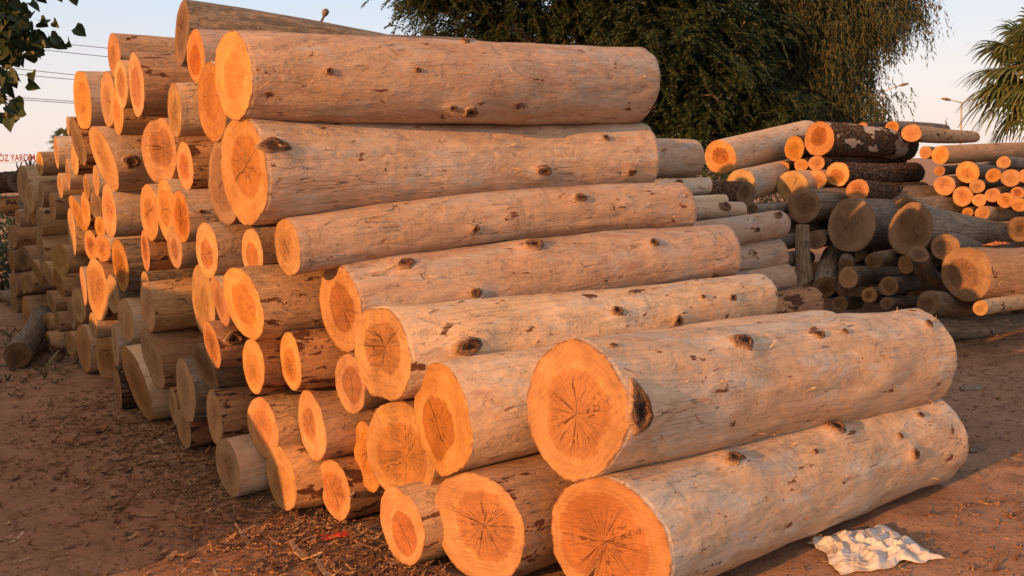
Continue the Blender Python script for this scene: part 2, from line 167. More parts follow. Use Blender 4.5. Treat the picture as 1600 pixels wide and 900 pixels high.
 ('E3',(4.683, 10.144, 1.597),(5.988, 11.79, 1.597),0.072,0.065,-0.3,0,'W','O','farright','small square looking lit log end left of the long smooth one',[],{}),
 ('E4',(4.727, 9.889, 1.563),(6.536, 11.31, 1.577),0.105,0.112,-0.185,0,'V','O','farright','long smooth tan log running out of the right edge at the stack top',[],{}),
 ('E5',(4.828, 10.103, 1.386),(5.827, 11.221, 1.386),0.057,0.052,0.142,0,'W','O','farright','small lens shaped log end under the long smooth tan log',[],{}),
 ('E6',(4.71, 9.729, 1.232),(6.116, 11.289, 1.232),0.111,0.1,-0.071,0,'W','O','farright','lit log end with a dark shadow across its lower third',[],{}),
 ('E7',(4.898, 9.62, 1.371),(6.143, 11.311, 1.383),0.116,0.112,0.024,0,'W','O','farright','biggest round end of the neat small log stack',[],{}),
 ('E8',(4.821, 9.556, 1.117),(6.1, 11.221, 1.117),0.102,0.092,0.051,0,'W','O','farright','plain round log end right of the one with a shadow across it',[],{}),
 ('E9',(4.958, 9.526, 1.221),(6.236, 11.193, 1.221),0.075,0.067,0.035,0,'W','O','farright','small round log end directly below the biggest round one',[],{}),
 ('E10',(5.212, 9.5, 1.462),(6.551, 11.115, 1.37),0.067,0.071,0.052,0,'W','O','farright','high small log end near the right edge, its grey stem sloping right',[],{}),
 ('E11',(5.048, 9.386, 1.334),(6.469, 10.931, 1.334),0.073,0.066,0.109,0,'W','O','farright','log end with a pale scratch, second row of the neat stack',[],{}),
 ('E12',(5.117, 9.184, 1.307),(6.422, 10.829, 1.307),0.091,0.082,0.023,0,'W','O','farright','bright round log end right of the scratched one',[],{}),
 ('E13',(5.227, 9.104, 1.324),(6.632, 10.665, 1.324),0.071,0.064,0.071,0,'W','O','farright','log end half out of the frame right of the bright round one',[],{}),
 ('E14',(4.945, 9.453, 1.076),(6.325, 11.036, 1.076),0.067,0.061,0.097,0,'W','O','farright','small log end at the bottom of the neat stack right of the plain round one',[],{}),
 ('E15',(4.994, 9.284, 1.133),(6.414, 10.831, 1.133),0.073,0.065,0.11,0,'W','O','farright','log end with a trailing grey stem in the middle of the lower neat stack',[],{}),
 ('E16',(5.158, 9.119, 1.152),(6.652, 10.595, 1.152),0.065,0.058,0.137,0,'W','H','farright','small log end with a ring mark, low at the right edge',[],{}),
 ('E17',(5.066, 9.17, 1.081),(6.449, 10.751, 1.081),0.078,0.071,0.077,0,'W','O','farright','flattened log end between the ringed one and the grey stemmed one',[],{}),
 ('E18',(5.115, 9.0, 1.041),(6.486, 10.591, 1.041),0.071,0.064,0.059,0,'W','O','farright','lowest round log end at the right edge',[],{}),
 ('E19',(4.832, 9.165, 0.959),(6.281, 10.682, 0.863),0.072,0.076,0.135,0,'P','O','farright','lit log lying under the neat stack, its stem seen from the side',[],{}),
 ('E20',(4.854, 9.503, 0.948),(5.813, 10.656, 0.948),0.054,0.049,0.087,0,'W','O','farright','small lit piece of log left of the lit one under the neat stack',[],{}),
 ('E22',(4.698, 8.259, 0.859),(5.985, 9.361, 0.719),0.118,0.134,-0.3,0,'R','D','farright','rough dark bark log at the right edge behind the tapering weathered one',[],{}),
 ('B33',(-6.698, 10.693, 1.557),(-5.427, 9.991, 1.586),0.13,0.12,0,0,'R','D','far','dark bark covered log lying across the top of the far left stack',[],{}),
 ('B35',(-6.769, 10.761, 1.307),(-5.396, 10.06, 1.343),0.1,0.09,0,0,'B','D','far','dark reddish log just under the bark covered one at far left',[],{}),
 ('B34',(-4.247, 7.549, 0.11),(-6.676, 11.76, 0.1),0.11,0.09,0,0,'W','D','far','old grey log lying on the ground beside the far left stack, pointing at the camera',[],{}),
 ('Z1',(0.762, 5.169, 0.14),(2.365, 6.19, 0.14),0.14,0.133,0,0,'W','D','second','weathered log in the hidden lower courses behind the main pile',[],{}),
 ('Z2',(0.574, 5.464, 0.15),(2.176, 6.485, 0.15),0.15,0.142,0,0,'W','D','second','weathered log in the hidden lower courses behind the main pile',[],{}),
 ('Z3',(0.402, 5.734, 0.16),(2.005, 6.755, 0.16),0.16,0.152,0,0,'W','D','second','weathered log in the hidden lower courses behind the main pile',[],{}),
 ('Z4',(0.225, 6.012, 0.16),(1.827, 7.033, 0.16),0.16,0.152,0,0,'W','D','second','weathered log in the hidden lower courses behind the main pile',[],{}),
 ('Z5',(0.037, 6.308, 0.17),(1.639, 7.328, 0.17),0.17,0.162,0,0,'W','D','second','weathered log in the hidden lower courses behind the main pile',[],{}),
 ('Z6',(0.493, 5.591, 0.42),(2.096, 6.612, 0.42),0.14,0.133,0,0,'W','D','second','weathered log in the hidden lower courses behind the main pile',[],{}),
 ('Z7',(0.305, 5.886, 0.45),(1.908, 6.907, 0.45),0.15,0.142,0,0,'W','D','second','weathered log in the hidden lower courses behind the main pile',[],{}),
 ('Z8',(0.117, 6.181, 0.47),(1.72, 7.202, 0.47),0.15,0.142,0,0,'W','D','second','weathered log in the hidden lower courses behind the main pile',[],{}),
 ('Z9',(0.225, 6.012, 0.74),(1.827, 7.033, 0.74),0.15,0.142,0,0,'W','D','second','weathered log in the hidden lower courses behind the main pile',[],{}),
 ('Z10',(0.037, 6.308, 0.78),(1.639, 7.328, 0.78),0.15,0.142,0,0,'W','D','second','weathered log in the hidden lower courses behind the main pile',[],{}),
 ('Z11',(0.09, 6.223, 1.06),(1.693, 7.244, 1.06),0.14,0.133,0,0,'W','D','second','weathered log in the hidden lower courses behind the main pile',[],{}),
 ('Z12',(-0.071, 6.476, 1.3),(1.532, 7.497, 1.3),0.13,0.123,0,0,'W','D','second','weathered log in the hidden lower courses behind the main pile',[],{}),
 ('Z13',(4.667, 8.309, 0.17),(6.213, 9.577, 0.17),0.17,0.162,0,0,'W','D','right','weathered log in the hidden lower courses of the right stack',[],{}),
 ('Z14',(4.452, 8.646, 0.2),(5.998, 9.915, 0.2),0.2,0.19,0,0,'W','D','right','weathered log in the hidden lower courses of the right stack',[],{}),
 ('Z15',(4.21, 9.025, 0.2),(5.756, 10.294, 0.2),0.2,0.19,0,0,'W','D','right','weathered log in the hidden lower courses of the right stack',[],{}),
 ('Z16',(3.968, 9.405, 0.2),(5.514, 10.674, 0.2),0.2,0.19,0,0,'W','D','right','weathered log in the hidden lower courses of the right stack',[],{}),
 ('Z17',(3.726, 9.785, 0.2),(5.272, 11.053, 0.2),0.2,0.19,0,0,'W','D','right','weathered log in the hidden lower courses of the right stack',[],{}),
 ('Z18',(3.485, 10.164, 0.2),(5.031, 11.433, 0.2),0.2,0.19,0,0,'W','D','right','weathered log in the hidden lower courses of the right stack',[],{}),
 ('Z19',(4.482, 8.784, 0.55),(6.028, 10.053, 0.55),0.17,0.162,0,0,'W','D','right','weathered log in the hidden lower courses of the right stack',[],{}),
 ('Z20',(4.267, 9.121, 0.58),(5.813, 10.39, 0.58),0.18,0.171,0,0,'W','D','right','weathered log in the hidden lower courses of the right stack',[],{}),
 ('Z21',(4.026, 9.501, 0.58),(5.572, 10.77, 0.58),0.18,0.171,0,0,'W','D','right','weathered log in the hidden lower courses of the right stack',[],{}),
 ('Z22',(3.784, 9.88, 0.58),(5.33, 11.149, 0.58),0.18,0.171,0,0,'W','D','right','weathered log in the hidden lower courses of the right stack',[],{}),
 ('Z23',(4.133, 9.332, 0.95),(5.679, 10.601, 0.95),0.18,0.171,0,0,'W','D','right','weathered log in the hidden lower courses of the right stack',[],{}),
 ('Z24',(3.807, 9.658, 0.97),(5.353, 10.927, 0.97),0.18,0.171,0,0,'W','D','right','weathered log in the hidden lower courses of the right stack',[],{}),
 ('Z25',(3.538, 10.08, 0.95),(5.084, 11.349, 0.95),0.18,0.171,0,0,'W','D','right','weathered log in the hidden lower courses of the right stack',[],{}),
 ('Z26',(5.978, 8.67, 0.18),(7.272, 10.195, 0.18),0.18,0.171,0,0,'W','D','farright','weathered log in the hidden lower courses of the far right stack',[],{}),
 ('Z27',(5.763, 9.007, 0.18),(7.057, 10.532, 0.18),0.18,0.171,0,0,'W','D','farright','weathered log in the hidden lower courses of the far right stack',[],{}),
 ('Z28',(5.548, 9.344, 0.18),(6.842, 10.87, 0.18),0.18,0.171,0,0,'W','D','farright','weathered log in the hidden lower courses of the far right stack',[],{}),
 ('Z29',(5.333, 9.682, 0.18),(6.627, 11.207, 0.18),0.18,0.171,0,0,'W','D','farright','weathered log in the hidden lower courses of the far right stack',[],{}),
 ('Z30',(5.871, 8.838, 0.5),(7.164, 10.363, 0.5),0.17,0.162,0,0,'W','D','farright','weathered log in the hidden lower courses of the far right stack',[],{}),
 ('Z31',(5.656, 9.176, 0.5),(6.949, 10.701, 0.5),0.17,0.162,0,0,'W','D','farright','weathered log in the hidden lower courses of the far right stack',[],{}),
 ('Z32',(5.441, 9.513, 0.5),(6.735, 11.038, 0.5),0.17,0.162,0,0,'W','D','farright','weathered log in the hidden lower courses of the far right stack',[],{}),
 ('Z33',(5.548, 9.344, 0.8),(6.842, 10.87, 0.8),0.15,0.142,0,0,'W','D','farright','weathered log in the hidden lower courses of the far right stack',[],{}),
 ('Z34',(5.763, 9.007, 0.8),(7.057, 10.532, 0.8),0.15,0.142,0,0,'W','D','farright','weathered log in the hidden lower courses of the far right stack',[],{}),
 ('Z35',(-2.078, 5.879, 1.46),(-0.644, 6.793, 1.46),0.2,0.19,0,0,'W','D','main','log wedged deep inside a gap of the main pile',[],{}),  # filler logs from here down, added to stop sun leaking through the pile
 ('Z36',(-1.581, 5.188, 0.86),(-0.148, 6.101, 0.86),0.2,0.19,0,0,'W','D','main','log wedged deep inside a gap of the main pile',[],{}),
 ('Z37',(-1.888, 5.615, 1.735),(-0.455, 6.528, 1.735),0.2,0.19,0,0,'W','D','main','log wedged deep inside a gap of the main pile',[],{}),
 ('Z38',(-3.107, 7.329, 2.01),(-1.673, 8.242, 2.01),0.2,0.19,0,0,'W','D','main','log wedged deep inside a gap of the main pile',[],{}),
 ('Z39',(-3.02, 7.206, 0.41),(-1.586, 8.119, 0.41),0.2,0.19,0,0,'W','D','main','log wedged deep inside a gap of the main pile',[],{}),
 ('Z40',(-2.918, 7.063, 0.81),(-1.485, 7.977, 0.81),0.189,0.18,0,0,'W','D','main','log wedged deep inside a gap of the main pile',[],{}),
 ('Z41',(-2.571, 6.573, 1.86),(-1.137, 7.487, 1.86),0.186,0.176,0,0,'W','D','main','log wedged deep inside a gap of the main pile',[],{}),
 ('Z42',(-1.581, 5.188, 2.035),(-0.148, 6.101, 2.035),0.166,0.157,0,0,'W','D','main','log wedged deep inside a gap of the main pile',[],{}),
 ('Z43',(-2.122, 5.94, 0.66),(-0.688, 6.854, 0.66),0.16,0.152,0,0,'W','D','main','log wedged deep inside a gap of the main pile',[],{}),
 ('Z44',(-2.122, 5.94, 1.11),(-0.688, 6.854, 1.11),0.157,0.149,0,0,'W','D','main','log wedged deep inside a gap of the main pile',[],{}),
 ('Z45',(-1.684, 5.33, 0.535),(-0.25, 6.243, 0.535),0.156,0.148,0,0,'W','D','main','log wedged deep inside a gap of the main pile',[],{}),
 ('Z46',(-0.87, 4.278, 1.835),(0.564, 5.191, 1.835),0.153,0.146,0,0,'W','D','main','log wedged deep inside a gap of the main pile',[],{}),
 ('Z47',(-3.15, 7.39, 1.56),(-1.716, 8.303, 1.56),0.143,0.136,0,0,'W','D','main','log wedged deep inside a gap of the main pile',[],{}),
 ('Z48',(-3.078, 7.288, 1.01),(-1.644, 8.201, 1.01),0.142,0.135,0,0,'W','D','main','log wedged deep inside a gap of the main pile',[],{}),
 ('Z49',(-1.742, 5.411, 1.06),(-0.308, 6.325, 1.06),0.142,0.135,0,0,'W','D','main','log wedged deep inside a gap of the main pile',[],{}),
 ('Z50',(-1.655, 5.289, 2.31),(-0.221, 6.203, 2.31),0.141,0.134,0,0,'W','D','main','log wedged deep inside a gap of the main pile',[],{}),
 ('Z51',(-2.252, 6.124, 1.31),(-0.818, 7.038, 1.31),0.141,0.134,0,0,'W','D','main','log wedged deep inside a gap of the main pile',[],{}),
 ('Z52',(-1.362, 4.883, 0.135),(0.072, 5.796, 0.135),0.14,0.133,0,0,'W','D','main','log wedged deep inside a gap of the main pile',[],{}),
 ('Z53',(-2.629, 6.655, 0.135),(-1.195, 7.568, 0.135),0.14,0.133,0,0,'W','D','main','log wedged deep inside a gap of the main pile',[],{}),
 ('Z54',(-2.484, 6.451, 1.035),(-1.05, 7.364, 1.035),0.137,0.13,0,0,'W','D','main','log wedged deep inside a gap of the main pile',[],{}),
 ('Z55',(-2.73, 6.798, 1.685),(-1.296, 7.711, 1.685),0.134,0.128,0,0,'W','D','main','log wedged deep inside a gap of the main pile',[],{}),
 ('Z56',(-1.099, 4.517, 0.51),(0.335, 5.43, 0.51),0.132,0.125,0,0,'W','D','main','log wedged deep inside a gap of the main pile',[],{}),
 ('Z57',(-3.27, 7.55, 0.835),(-1.837, 8.464, 0.835),0.13,0.124,0,0,'W','D','main','log wedged deep inside a gap of the main pile',[],{}),
 ('Z58',(-1.26, 4.74, 1.71),(0.174, 5.654, 1.71),0.129,0.122,0,0,'W','D','main','log wedged deep inside a gap of the main pile',[],{}),
 ('Z59',(-0.731, 4.159, 1.26),(0.703, 5.072, 1.26),0.122,0.116,0,0,'W','D','main','log wedged deep inside a gap of the main pile',[],{}),
 ('Z60',(-1.421, 4.964, 0.685),(0.013, 5.878, 0.685),0.121,0.115,0,0,'W','D','main','log wedged deep inside a gap of the main pile',[],{}),
]
R = math.radians
C = bpy.context.scene.collection
scene = bpy.context.scene
rng = random.Random(7)

# ------------------------------------------------------------------ node helpers
class NT:
    def __init__(self, name):
        self.m = bpy.data.materials.new(name); self.m.use_nodes = True
        self.t = self.m.node_tree; self.t.nodes.clear()
        self.out = self.n('ShaderNodeOutputMaterial')
        self.b = self.n('ShaderNodeBsdfPrincipled')
        self.l(self.b.outputs[0], self.out.inputs[0])
    def n(self, typ, **kw):
        nd = self.t.nodes.new(typ)
        for k, v in kw.items(): setattr(nd, k, v)
        return nd
    def l(self, a, b): self.t.links.new(a, b)
    def setin(self, nd, key, v):
        if hasattr(v, 'is_output') or isinstance(v, bpy.types.NodeSocket): self.l(v, nd.inputs[key])
        else: nd.inputs[key].default_value = v
    def math(self, op, a, b=None, c=None, clamp=False):
        nd = self.n('ShaderNodeMath', operation=op); nd.use_clamp = clamp
        self.setin(nd, 0, a)
        if b is not None: self.setin(nd, 1, b)
        if c is not None: self.setin(nd, 2, c)
        return nd.outputs[0]
    def vmath(self, op, a, b=None):
        nd = self.n('ShaderNodeVectorMath', operation=op)
        self.setin(nd, 0, a)
        if b is not None: self.setin(nd, 1, b)
        return nd.outputs['Value'] if op in ('LENGTH', 'DOT_PRODUCT') else nd.outputs[0]
    def scale(self, v, s):
        nd = self.n('ShaderNodeVectorMath', operation='SCALE')
        self.setin(nd, 0, v); self.setin(nd, 'Scale', s); return nd.outputs[0]
    def noise(self, vec, scale, detail=3, rough=.55, dist=0):
        nd = self.n('ShaderNodeTexNoise')
        self.l(vec, nd.inputs['Vector'])
        nd.inputs['Scale'].default_value = scale; nd.inputs['Detail'].default_value = detail
        nd.inputs['Roughness'].default_value = rough; nd.inputs['Distortion'].default_value = dist
        return nd.outputs[0]
    def voro(self, vec, scale, feature='F1', out='Distance', rand=1):
        nd = self.n('ShaderNodeTexVoronoi', feature=feature)
        self.l(vec, nd.inputs['Vector']); nd.inputs['Scale'].default_value = scale
        nd.inputs['Randomness'].default_value = rand
        return nd.outputs[out]
    def step(self, v, a, b, lo=0, hi=1):
        nd = self.n('ShaderNodeMapRange', interpolation_type='SMOOTHSTEP')
        self.setin(nd, 0, v); self.setin(nd, 1, a); self.setin(nd, 2, b)
        nd.inputs[3].default_value = lo; nd.inputs[4].default_value = hi
        return nd.outputs[0]
    def mix(self, f, a, b, mode='MIX'):
        nd = self.n('ShaderNodeMix', data_type='RGBA', blend_type=mode)
        self.setin(nd, 0, f)
        for k, v in ((6, a), (7, b)):
            if isinstance(v, tuple): nd.inputs[k].default_value = (*v[:3], 1)
            else: self.l(v, nd.inputs[k])
        return nd.outputs[2]
    def hsv(self, col, v=1, s=1, h=.5):
        nd = self.n('ShaderNodeHueSaturation')
        self.setin(nd, 'Hue', h); self.setin(nd, 'Saturation', s); self.setin(nd, 'Value', v)
        self.l(col, nd.inputs['Color']); return nd.outputs[0]
    def coords(self, sc=(1, 1, 1)):
        tc = self.n('ShaderNodeTexCoord'); oi = self.n('ShaderNodeObjectInfo')
        off = self.math('MULTIPLY', oi.outputs['Random'], 57.0)
        cmb = self.n('ShaderNodeCombineXYZ')
        for k in range(3): self.l(off, cmb.inputs[k])
        v = self.vmath('ADD', tc.outputs['Object'], cmb.outputs[0])
        return v, oi.outputs['Random'], tc
    def stretch(self, v, s):
        return self.vmath('MULTIPLY', v, s)
    def bump(self, h, strength=.5, dist=.01, prev=None):
        nd = self.n('ShaderNodeBump')
        nd.inputs['Strength'].default_value = strength; nd.inputs['Distance'].default_value = dist
        self.l(h, nd.inputs['Height'])
        if prev is not None: self.l(prev, nd.inputs['Normal'])
        return nd.outputs[0]
    def done(self, col, rough=.85, normal=None, spec=.25):
        self.setin(self.b, 'Base Color', col if not isinstance(col, tuple) else (*col, 1))
        self.setin(self.b, 'Roughness', rough)
        self.b.inputs['Specular IOR Level'].default_value = spec
        if normal is not None: self.l(normal, self.b.inputs['Normal'])
        return self.m

# ------------------------------------------------------------------ wood materials
def stem_mat(name, c1, c2, flake, flake_col, fleck=.0, fibre=.22, bump=.5, val=.23, scuff=.5, grey=None):
    t = NT(name)
    v, rnd, tc = t.coords()
    big = t.noise(t.stretch(v, (1.6, 4.5, 4.5)), 1.0, 4, .6)
    col = t.mix(t.step(big, .36, .64), c1, c2)
    if grey:                                             # dried, silvered patches
        gp = t.noise(t.stretch(v, (2.2, 6, 6)), 1.3, 4, .6, .3)
        col = t.mix(t.math('MULTIPLY', t.step(gp, .5, .62), .75), col, grey)
    fib = t.noise(t.stretch(v, (3.0, 46, 46)), 1.0, 4, .65)
    fine = t.noise(t.stretch(v, (14, 120, 120)), 1.0, 2, .6)
    ff = t.math('ADD', t.math('MULTIPLY', fib, .65), t.math('MULTIPLY', fine, .35))
    col = t.mix(1.0, col, t.mix(t.step(ff, .3, .7), (1-fibre*1.5,)*3, (1+fibre*.35,)*3), 'MULTIPLY')
    # pink inner-bark blush and rubbed pale scuffs
    blush = t.noise(t.stretch(v, (3.2, 8, 8)), 1.7, 5, .62)
    col = t.mix(t.math('MULTIPLY', t.step(blush, .57, .70), .42), col, (.44, .225, .135))
    sc = t.noise(t.stretch(v, (5, 26, 26)), 1.2, 5, .7, .5)
    col = t.mix(t.math('MULTIPLY', t.step(sc, .63, .68), scuff), col, (.66, .50, .33))
    mot = t.noise(t.stretch(v, (6, 13, 13)), 1.4, 6, .68, .4)
    col = t.mix(t.math('MULTIPLY', t.step(mot, .56, .70), .30), col, tuple(c*.52 for c in c1))
    rub = t.noise(t.stretch(v, (26, 5, 5)), 1.1, 5, .65, .4)
    rubm = t.math('MULTIPLY', t.step(rub, .58, .64), t.step(t.noise(v, 2.3, 3), .50, .62))
    col = t.mix(t.math('MULTIPLY', rubm, .40), col, tuple(c*.42 for c in c1))
    lite = t.noise(t.stretch(v, (4, 9, 9)), 1.9, 5, .6, .3)
    col = t.mix(t.math('MULTIPLY', t.step(lite, .58, .66), .35), col, tuple(min(.8, c*1.28) for c in c2))
    # bark flakes left on the log: irregular, elongated, with sharp edges
    fl = t.noise(t.stretch(v, (4.2, 10, 10)), 1.5, 7, .66, .35)
    flm = t.step(fl, 1-flake-.012, 1-flake+.012)
    fcol = t.mix(t.step(fine, .35, .65), tuple(c*.55 for c in flake_col), flake_col)
    col = t.mix(flm, col, fcol)
    # small dark flecks and insect scars
    fk = t.noise(t.stretch(v, (13, 34, 34)), 1.3, 4, .7)
    fkm = t.step(fk, .665-fleck, .70-fleck)
    zone = t.step(t.noise(v, 3.1, 2), .42, .58)
    fkm = t.math('MULTIPLY', fkm, zone)
    col = t.mix(t.math('MULTIPLY', fkm, .85), col, (.09, .055, .035))
    # fine drying checks along the grain
    ck = t.noise(t.stretch(v, (1.6, 22, 22)), 1.0, 2, .5, .4)
    ckm = t.step(t.math('ABSOLUTE', t.math('SUBTRACT', ck, .5)), 0, .006, 1, 0)
    ckm = t.math('MULTIPLY', ckm, t.step(t.noise(v, 4.3, 2), .53, .62))
    col = t.mix(t.math('MULTIPLY', ckm, .8), col, (.07, .045, .03))
    dirt = t.noise(v, 6.5, 6, .65)
    col = t.mix(t.math('MULTIPLY', t.step(dirt, .5, .75), .30), col, (.20, .13, .085))
    col = t.hsv(col, t.math('MULTIPLY_ADD', rnd, val*2, 1-val), 1.0, t.math('MULTIPLY_ADD', rnd, .02, .49))
    h = t.math('ADD', t.math('MULTIPLY', ff, .6), t.math('MULTIPLY', flm, .9))
    h = t.math('SUBTRACT', h, t.math('MULTIPLY', ckm, 1.2))
    h = t.math('SUBTRACT', h, t.math('MULTIPLY', fkm, .7))
    h = t.math('ADD', h, t.math('MULTIPLY', t.noise(t.stretch(v, (7, 16, 16)), 1.2, 5, .6), 1.6))
    h = t.math('SUBTRACT', h, t.math('MULTIPLY', t.step(mot, .54, .66), .5))
    return t.done(col, .86, t.bump(h, min(1, bump*1.25), .012), .15)

STEM = {
 'P': stem_mat('peeled_wood', (.56, .40, .275), (.61, .465, .345), .352, (.24, .095, .05), .015, fibre=.13, grey=(.56, .50, .435)),
 'L': stem_mat('peeled_wood_with_bark_patches', (.54, .375, .255), (.58, .425, .305), .365, (.15, .065, .04), .03, fibre=.15, grey=(.52, .45, .38)),
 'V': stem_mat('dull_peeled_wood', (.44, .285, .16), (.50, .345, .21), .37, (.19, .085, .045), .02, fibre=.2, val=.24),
 'M': stem_mat('half_peeled_wood', (.50, .31, .175), (.55, .37, .23), .40, (.165, .068, .038), .03, val=.2),
 'B': stem_mat('brown_inner_bark', (.40, .21, .105), (.48, .28, .155), .44, (.12, .05, .03), .04, val=.22, scuff=.3),
 'W': stem_mat('weathered_wood', (.235, .19, .15), (.30, .245, .195), .33, (.13, .095, .07), .03, fibre=.42, bump=.9, val=.2, scuff=.25),
}
def rough_bark(name, bare):
    t = NT(name)
    v, rnd, tc = t.coords()
    s = t.stretch(v, (15, 42, 42))
    wv = t.n('ShaderNodeTexNoise'); t.l(v, wv.inputs['Vector']); wv.inputs['Scale'].default_value = 24; wv.inputs['Detail'].default_value = 4
    s = t.vmath('ADD', s, t.scale(wv.outputs[1], 1.6))
    ridge = t.voro(s, 1.0, 'DISTANCE_TO_EDGE')
    n1 = t.noise(s, 1.0, 6, .7)
    crack = t.step(t.math('ADD', ridge, t.math('MULTIPLY', n1, .45)), .16, .42)
    col = t.mix(crack, (.045, .027, .018), t.mix(t.step(n1, .35, .7), (.15, .085, .05), (.25, .19, .14)))
    red = t.noise(v, 11, 4, .6)
    col = t.mix(t.math('MULTIPLY', t.step(red, .58, .68), .7), col, (.28, .10, .05))
    h = t.math('ADD', crack, t.math('MULTIPLY', n1, .8))
    if bare:
        fl = t.noise(t.stretch(v, (2.2, 5, 5)), 1.1, 3, .5, .2)
        m = t.step(fl, .56, .575)
        pale = t.mix(t.noise(t.stretch(v, (3, 40, 40)), 1, 3), (.42, .33, .26), (.52, .44, .36))
        col = t.mix(m, col, pale)
        h = t.math('MULTIPLY', h, t.math('SUBTRACT', 1.0, m))
    return t.done(col, .95, t.bump(h, 1.0, .03), .1)
STEM['R'] = rough_bark('furrowed_bark', False)
STEM['Q'] = rough_bark('furrowed_bark_with_bare_patch', True)

def face_mat(name, sap, heart, hr, hs, crack, stain=.2, bump=.5, val=.20):
    """sawn end: UV is the unit disc of the cut"""
    t = NT(name)
    uv = t.n('ShaderNodeUVMap'); uv.uv_map = 'disc'
    p = uv.outputs[0]
    oi = t.n('ShaderNodeObjectInfo'); rnd = oi.outputs['Random']
    off = t.n('ShaderNodeCombineXYZ')
    t.l(t.math('MULTIPLY', rnd, 31.0), off.inputs[0]); t.l(t.math('MULTIPLY', rnd, 17.0), off.inputs[2])
    q = t.vmath('ADD', p, off.outputs[0])
    # pith is off-centre
    pit = t.n('ShaderNodeCombineXYZ')
    t.l(t.math('MULTIPLY_ADD', t.math('FRACT', t.math('MULTIPLY', rnd, 7.3)), .34, -.17), pit.inputs[0])
    t.l(t.math('MULTIPLY_ADD', t.math('FRACT', t.math('MULTIPLY', rnd, 13.7)), .34, -.17), pit.inputs[1])
    c = t.vmath('SUBTRACT', p, pit.outputs[0])
    rad = t.vmath('LENGTH', c)
    d = t.vmath('NORMALIZE', c)
    dq = t.vmath('ADD', d, off.outputs[0])
    warp = t.noise(q, 2.2, 3)
    rw = t.math('ADD', rad, t.math('MULTIPLY_ADD', warp, .30, -.15))
    rw = t.math('ADD', rw, t.math('MULTIPLY_ADD', t.noise(dq, 9.0, 3, .6), .16, -.08))
    hrr = t.math('MULTIPLY_ADD', t.math('FRACT', t.math('MULTIPLY', rnd, 23.1)), .16, hr-.08)
    hm = t.step(t.math('SUBTRACT', rw, hrr), -.05, .035, 1, 0)
    hm = t.math('MULTIPLY', hm, hs)
    col = t.mix(hm, sap, heart)
    # growth rings
    ring = t.math('SINE', t.math('MULTIPLY', t.math('ADD', rad, t.math('MULTIPLY', warp, .22)), 62.0))
    ring2 = t.math('SINE', t.math('MULTIPLY', t.math('ADD', rad, t.math('MULTIPLY', warp, .20)), 23.0))
    rg = t.math('ADD', t.math('MULTIPLY', ring, .5), t.math('MULTIPLY', ring2, .5))
    col = t.mix(t.math('MULTIPLY', t.step(rg, -.2, 1), .20), col, tuple(x*.62 for x in heart))
    # chain-saw strokes: parallel streaks across the face
    rot = t.n('ShaderNodeVectorRotate', rotation_type='Z_AXIS')
    t.l(q, rot.inputs['Vector']); t.l(t.math('MULTIPLY', rnd, 40.0), rot.inputs['Angle'])
    saw = t.noise(t.stretch(rot.outputs[0], (26, 1.6, 1)), 1.0, 3, .6, .2)
    saw2 = t.noise(t.stretch(rot.outputs[0], (70, 3.0, 1)), 1.0, 2, .6)
    sw = t.math('ADD', t.math('MULTIPLY', saw, .6), t.math('MULTIPLY', saw2, .4))
    col = t.mix(1.0, col, t.mix(t.step(sw, .3, .7), (.89, .87, .84), (1.05, 1.05, 1.05)), 'MULTIPLY')
    # stains
    stn = t.noise(q, 2.6, 5, .65)
    col = t.mix(t.math('MULTIPLY', t.step(stn, .52, .72), stain), col, tuple(x*.55 for x in heart))
    mott = t.noise(q, 9.0, 4, .6)
    col = t.mix(t.math('MULTIPLY', t.step(mott, .52, .75), .25), col, (.30, .13, .05))
    # radial drying cracks, jagged, widest near the middle and fading before the rim
    jag = t.math('MULTIPLY_ADD', t.noise(q, 6.0, 4), .26, -.13)
    jv = t.n('ShaderNodeCombineXYZ'); t.l(jag, jv.inputs[0]); t.l(jag, jv.inputs[1])
    dj = t.vmath('ADD', dq, jv.outputs[0])
    f1 = t.noise(dj, 2.6, 0, .5)
    f2 = t.noise(dj, 6.5, 0, .5)
    reach1 = t.math('MULTIPLY_ADD', t.noise(dq, 3.3, 1), .95, .22)
    reach2 = t.math('MULTIPLY_ADD', t.noise(dq, 8.0, 1), 1.3, -.05)
    w1 = t.math('MULTIPLY', t.step(t.math('SUBTRACT', reach1, rad), .0, .45), .0125*crack)
    w2 = t.math('MULTIPLY', t.step(t.math('SUBTRACT', reach2, rad), .0, .35), .017*crack)
    inv = t.math('DIVIDE', .30, t.math('ADD', rad, .12)); inv = t.math('MULTIPLY', inv, t.math('MULTIPLY_ADD', t.math('FRACT', t.math('MULTIPLY', rnd, 47.3)), 1.1, .35)); w1 = t.math('MULTIPLY', w1, inv); w2 = t.math('MULTIPLY', w2, inv)
    k1 = t.math('LESS_THAN', t.math('ABSOLUTE', t.math('SUBTRACT', f1, .5)), w1)
    k2 = t.math('LESS_THAN', t.math('ABSOLUTE', t.math('SUBTRACT', f2, .5)), w2)
    gate = t.step(rad, .10, .32)
    k2 = t.math('MULTIPLY', k2, gate)
    k = t.math('MAXIMUM', k1, k2)
    k = t.math('MULTIPLY', k, t.step(rad, .005, .03))
    col = t.mix(t.math('MULTIPLY', k, .82), col, (.085, .035, .014))
    # one long open split in some logs
    sr = t.n('ShaderNodeVectorRotate', rotation_type='Z_AXIS')
    t.l(c, sr.inputs['Vector']); t.l(t.math('MULTIPLY', rnd, 91.0), sr.inputs['Angle'])
    sx_ = t.n('ShaderNodeSeparateXYZ'); t.l(sr.outputs[0], sx_.inputs[0])
    ly = t.math('ADD', sx_.outputs[1], t.math('MULTIPLY_ADD', t.noise(q, 3.2, 4, .6), .22, -.11))
    sl = t.step(t.math('ABSOLUTE', ly), .006, .013, 1, 0)
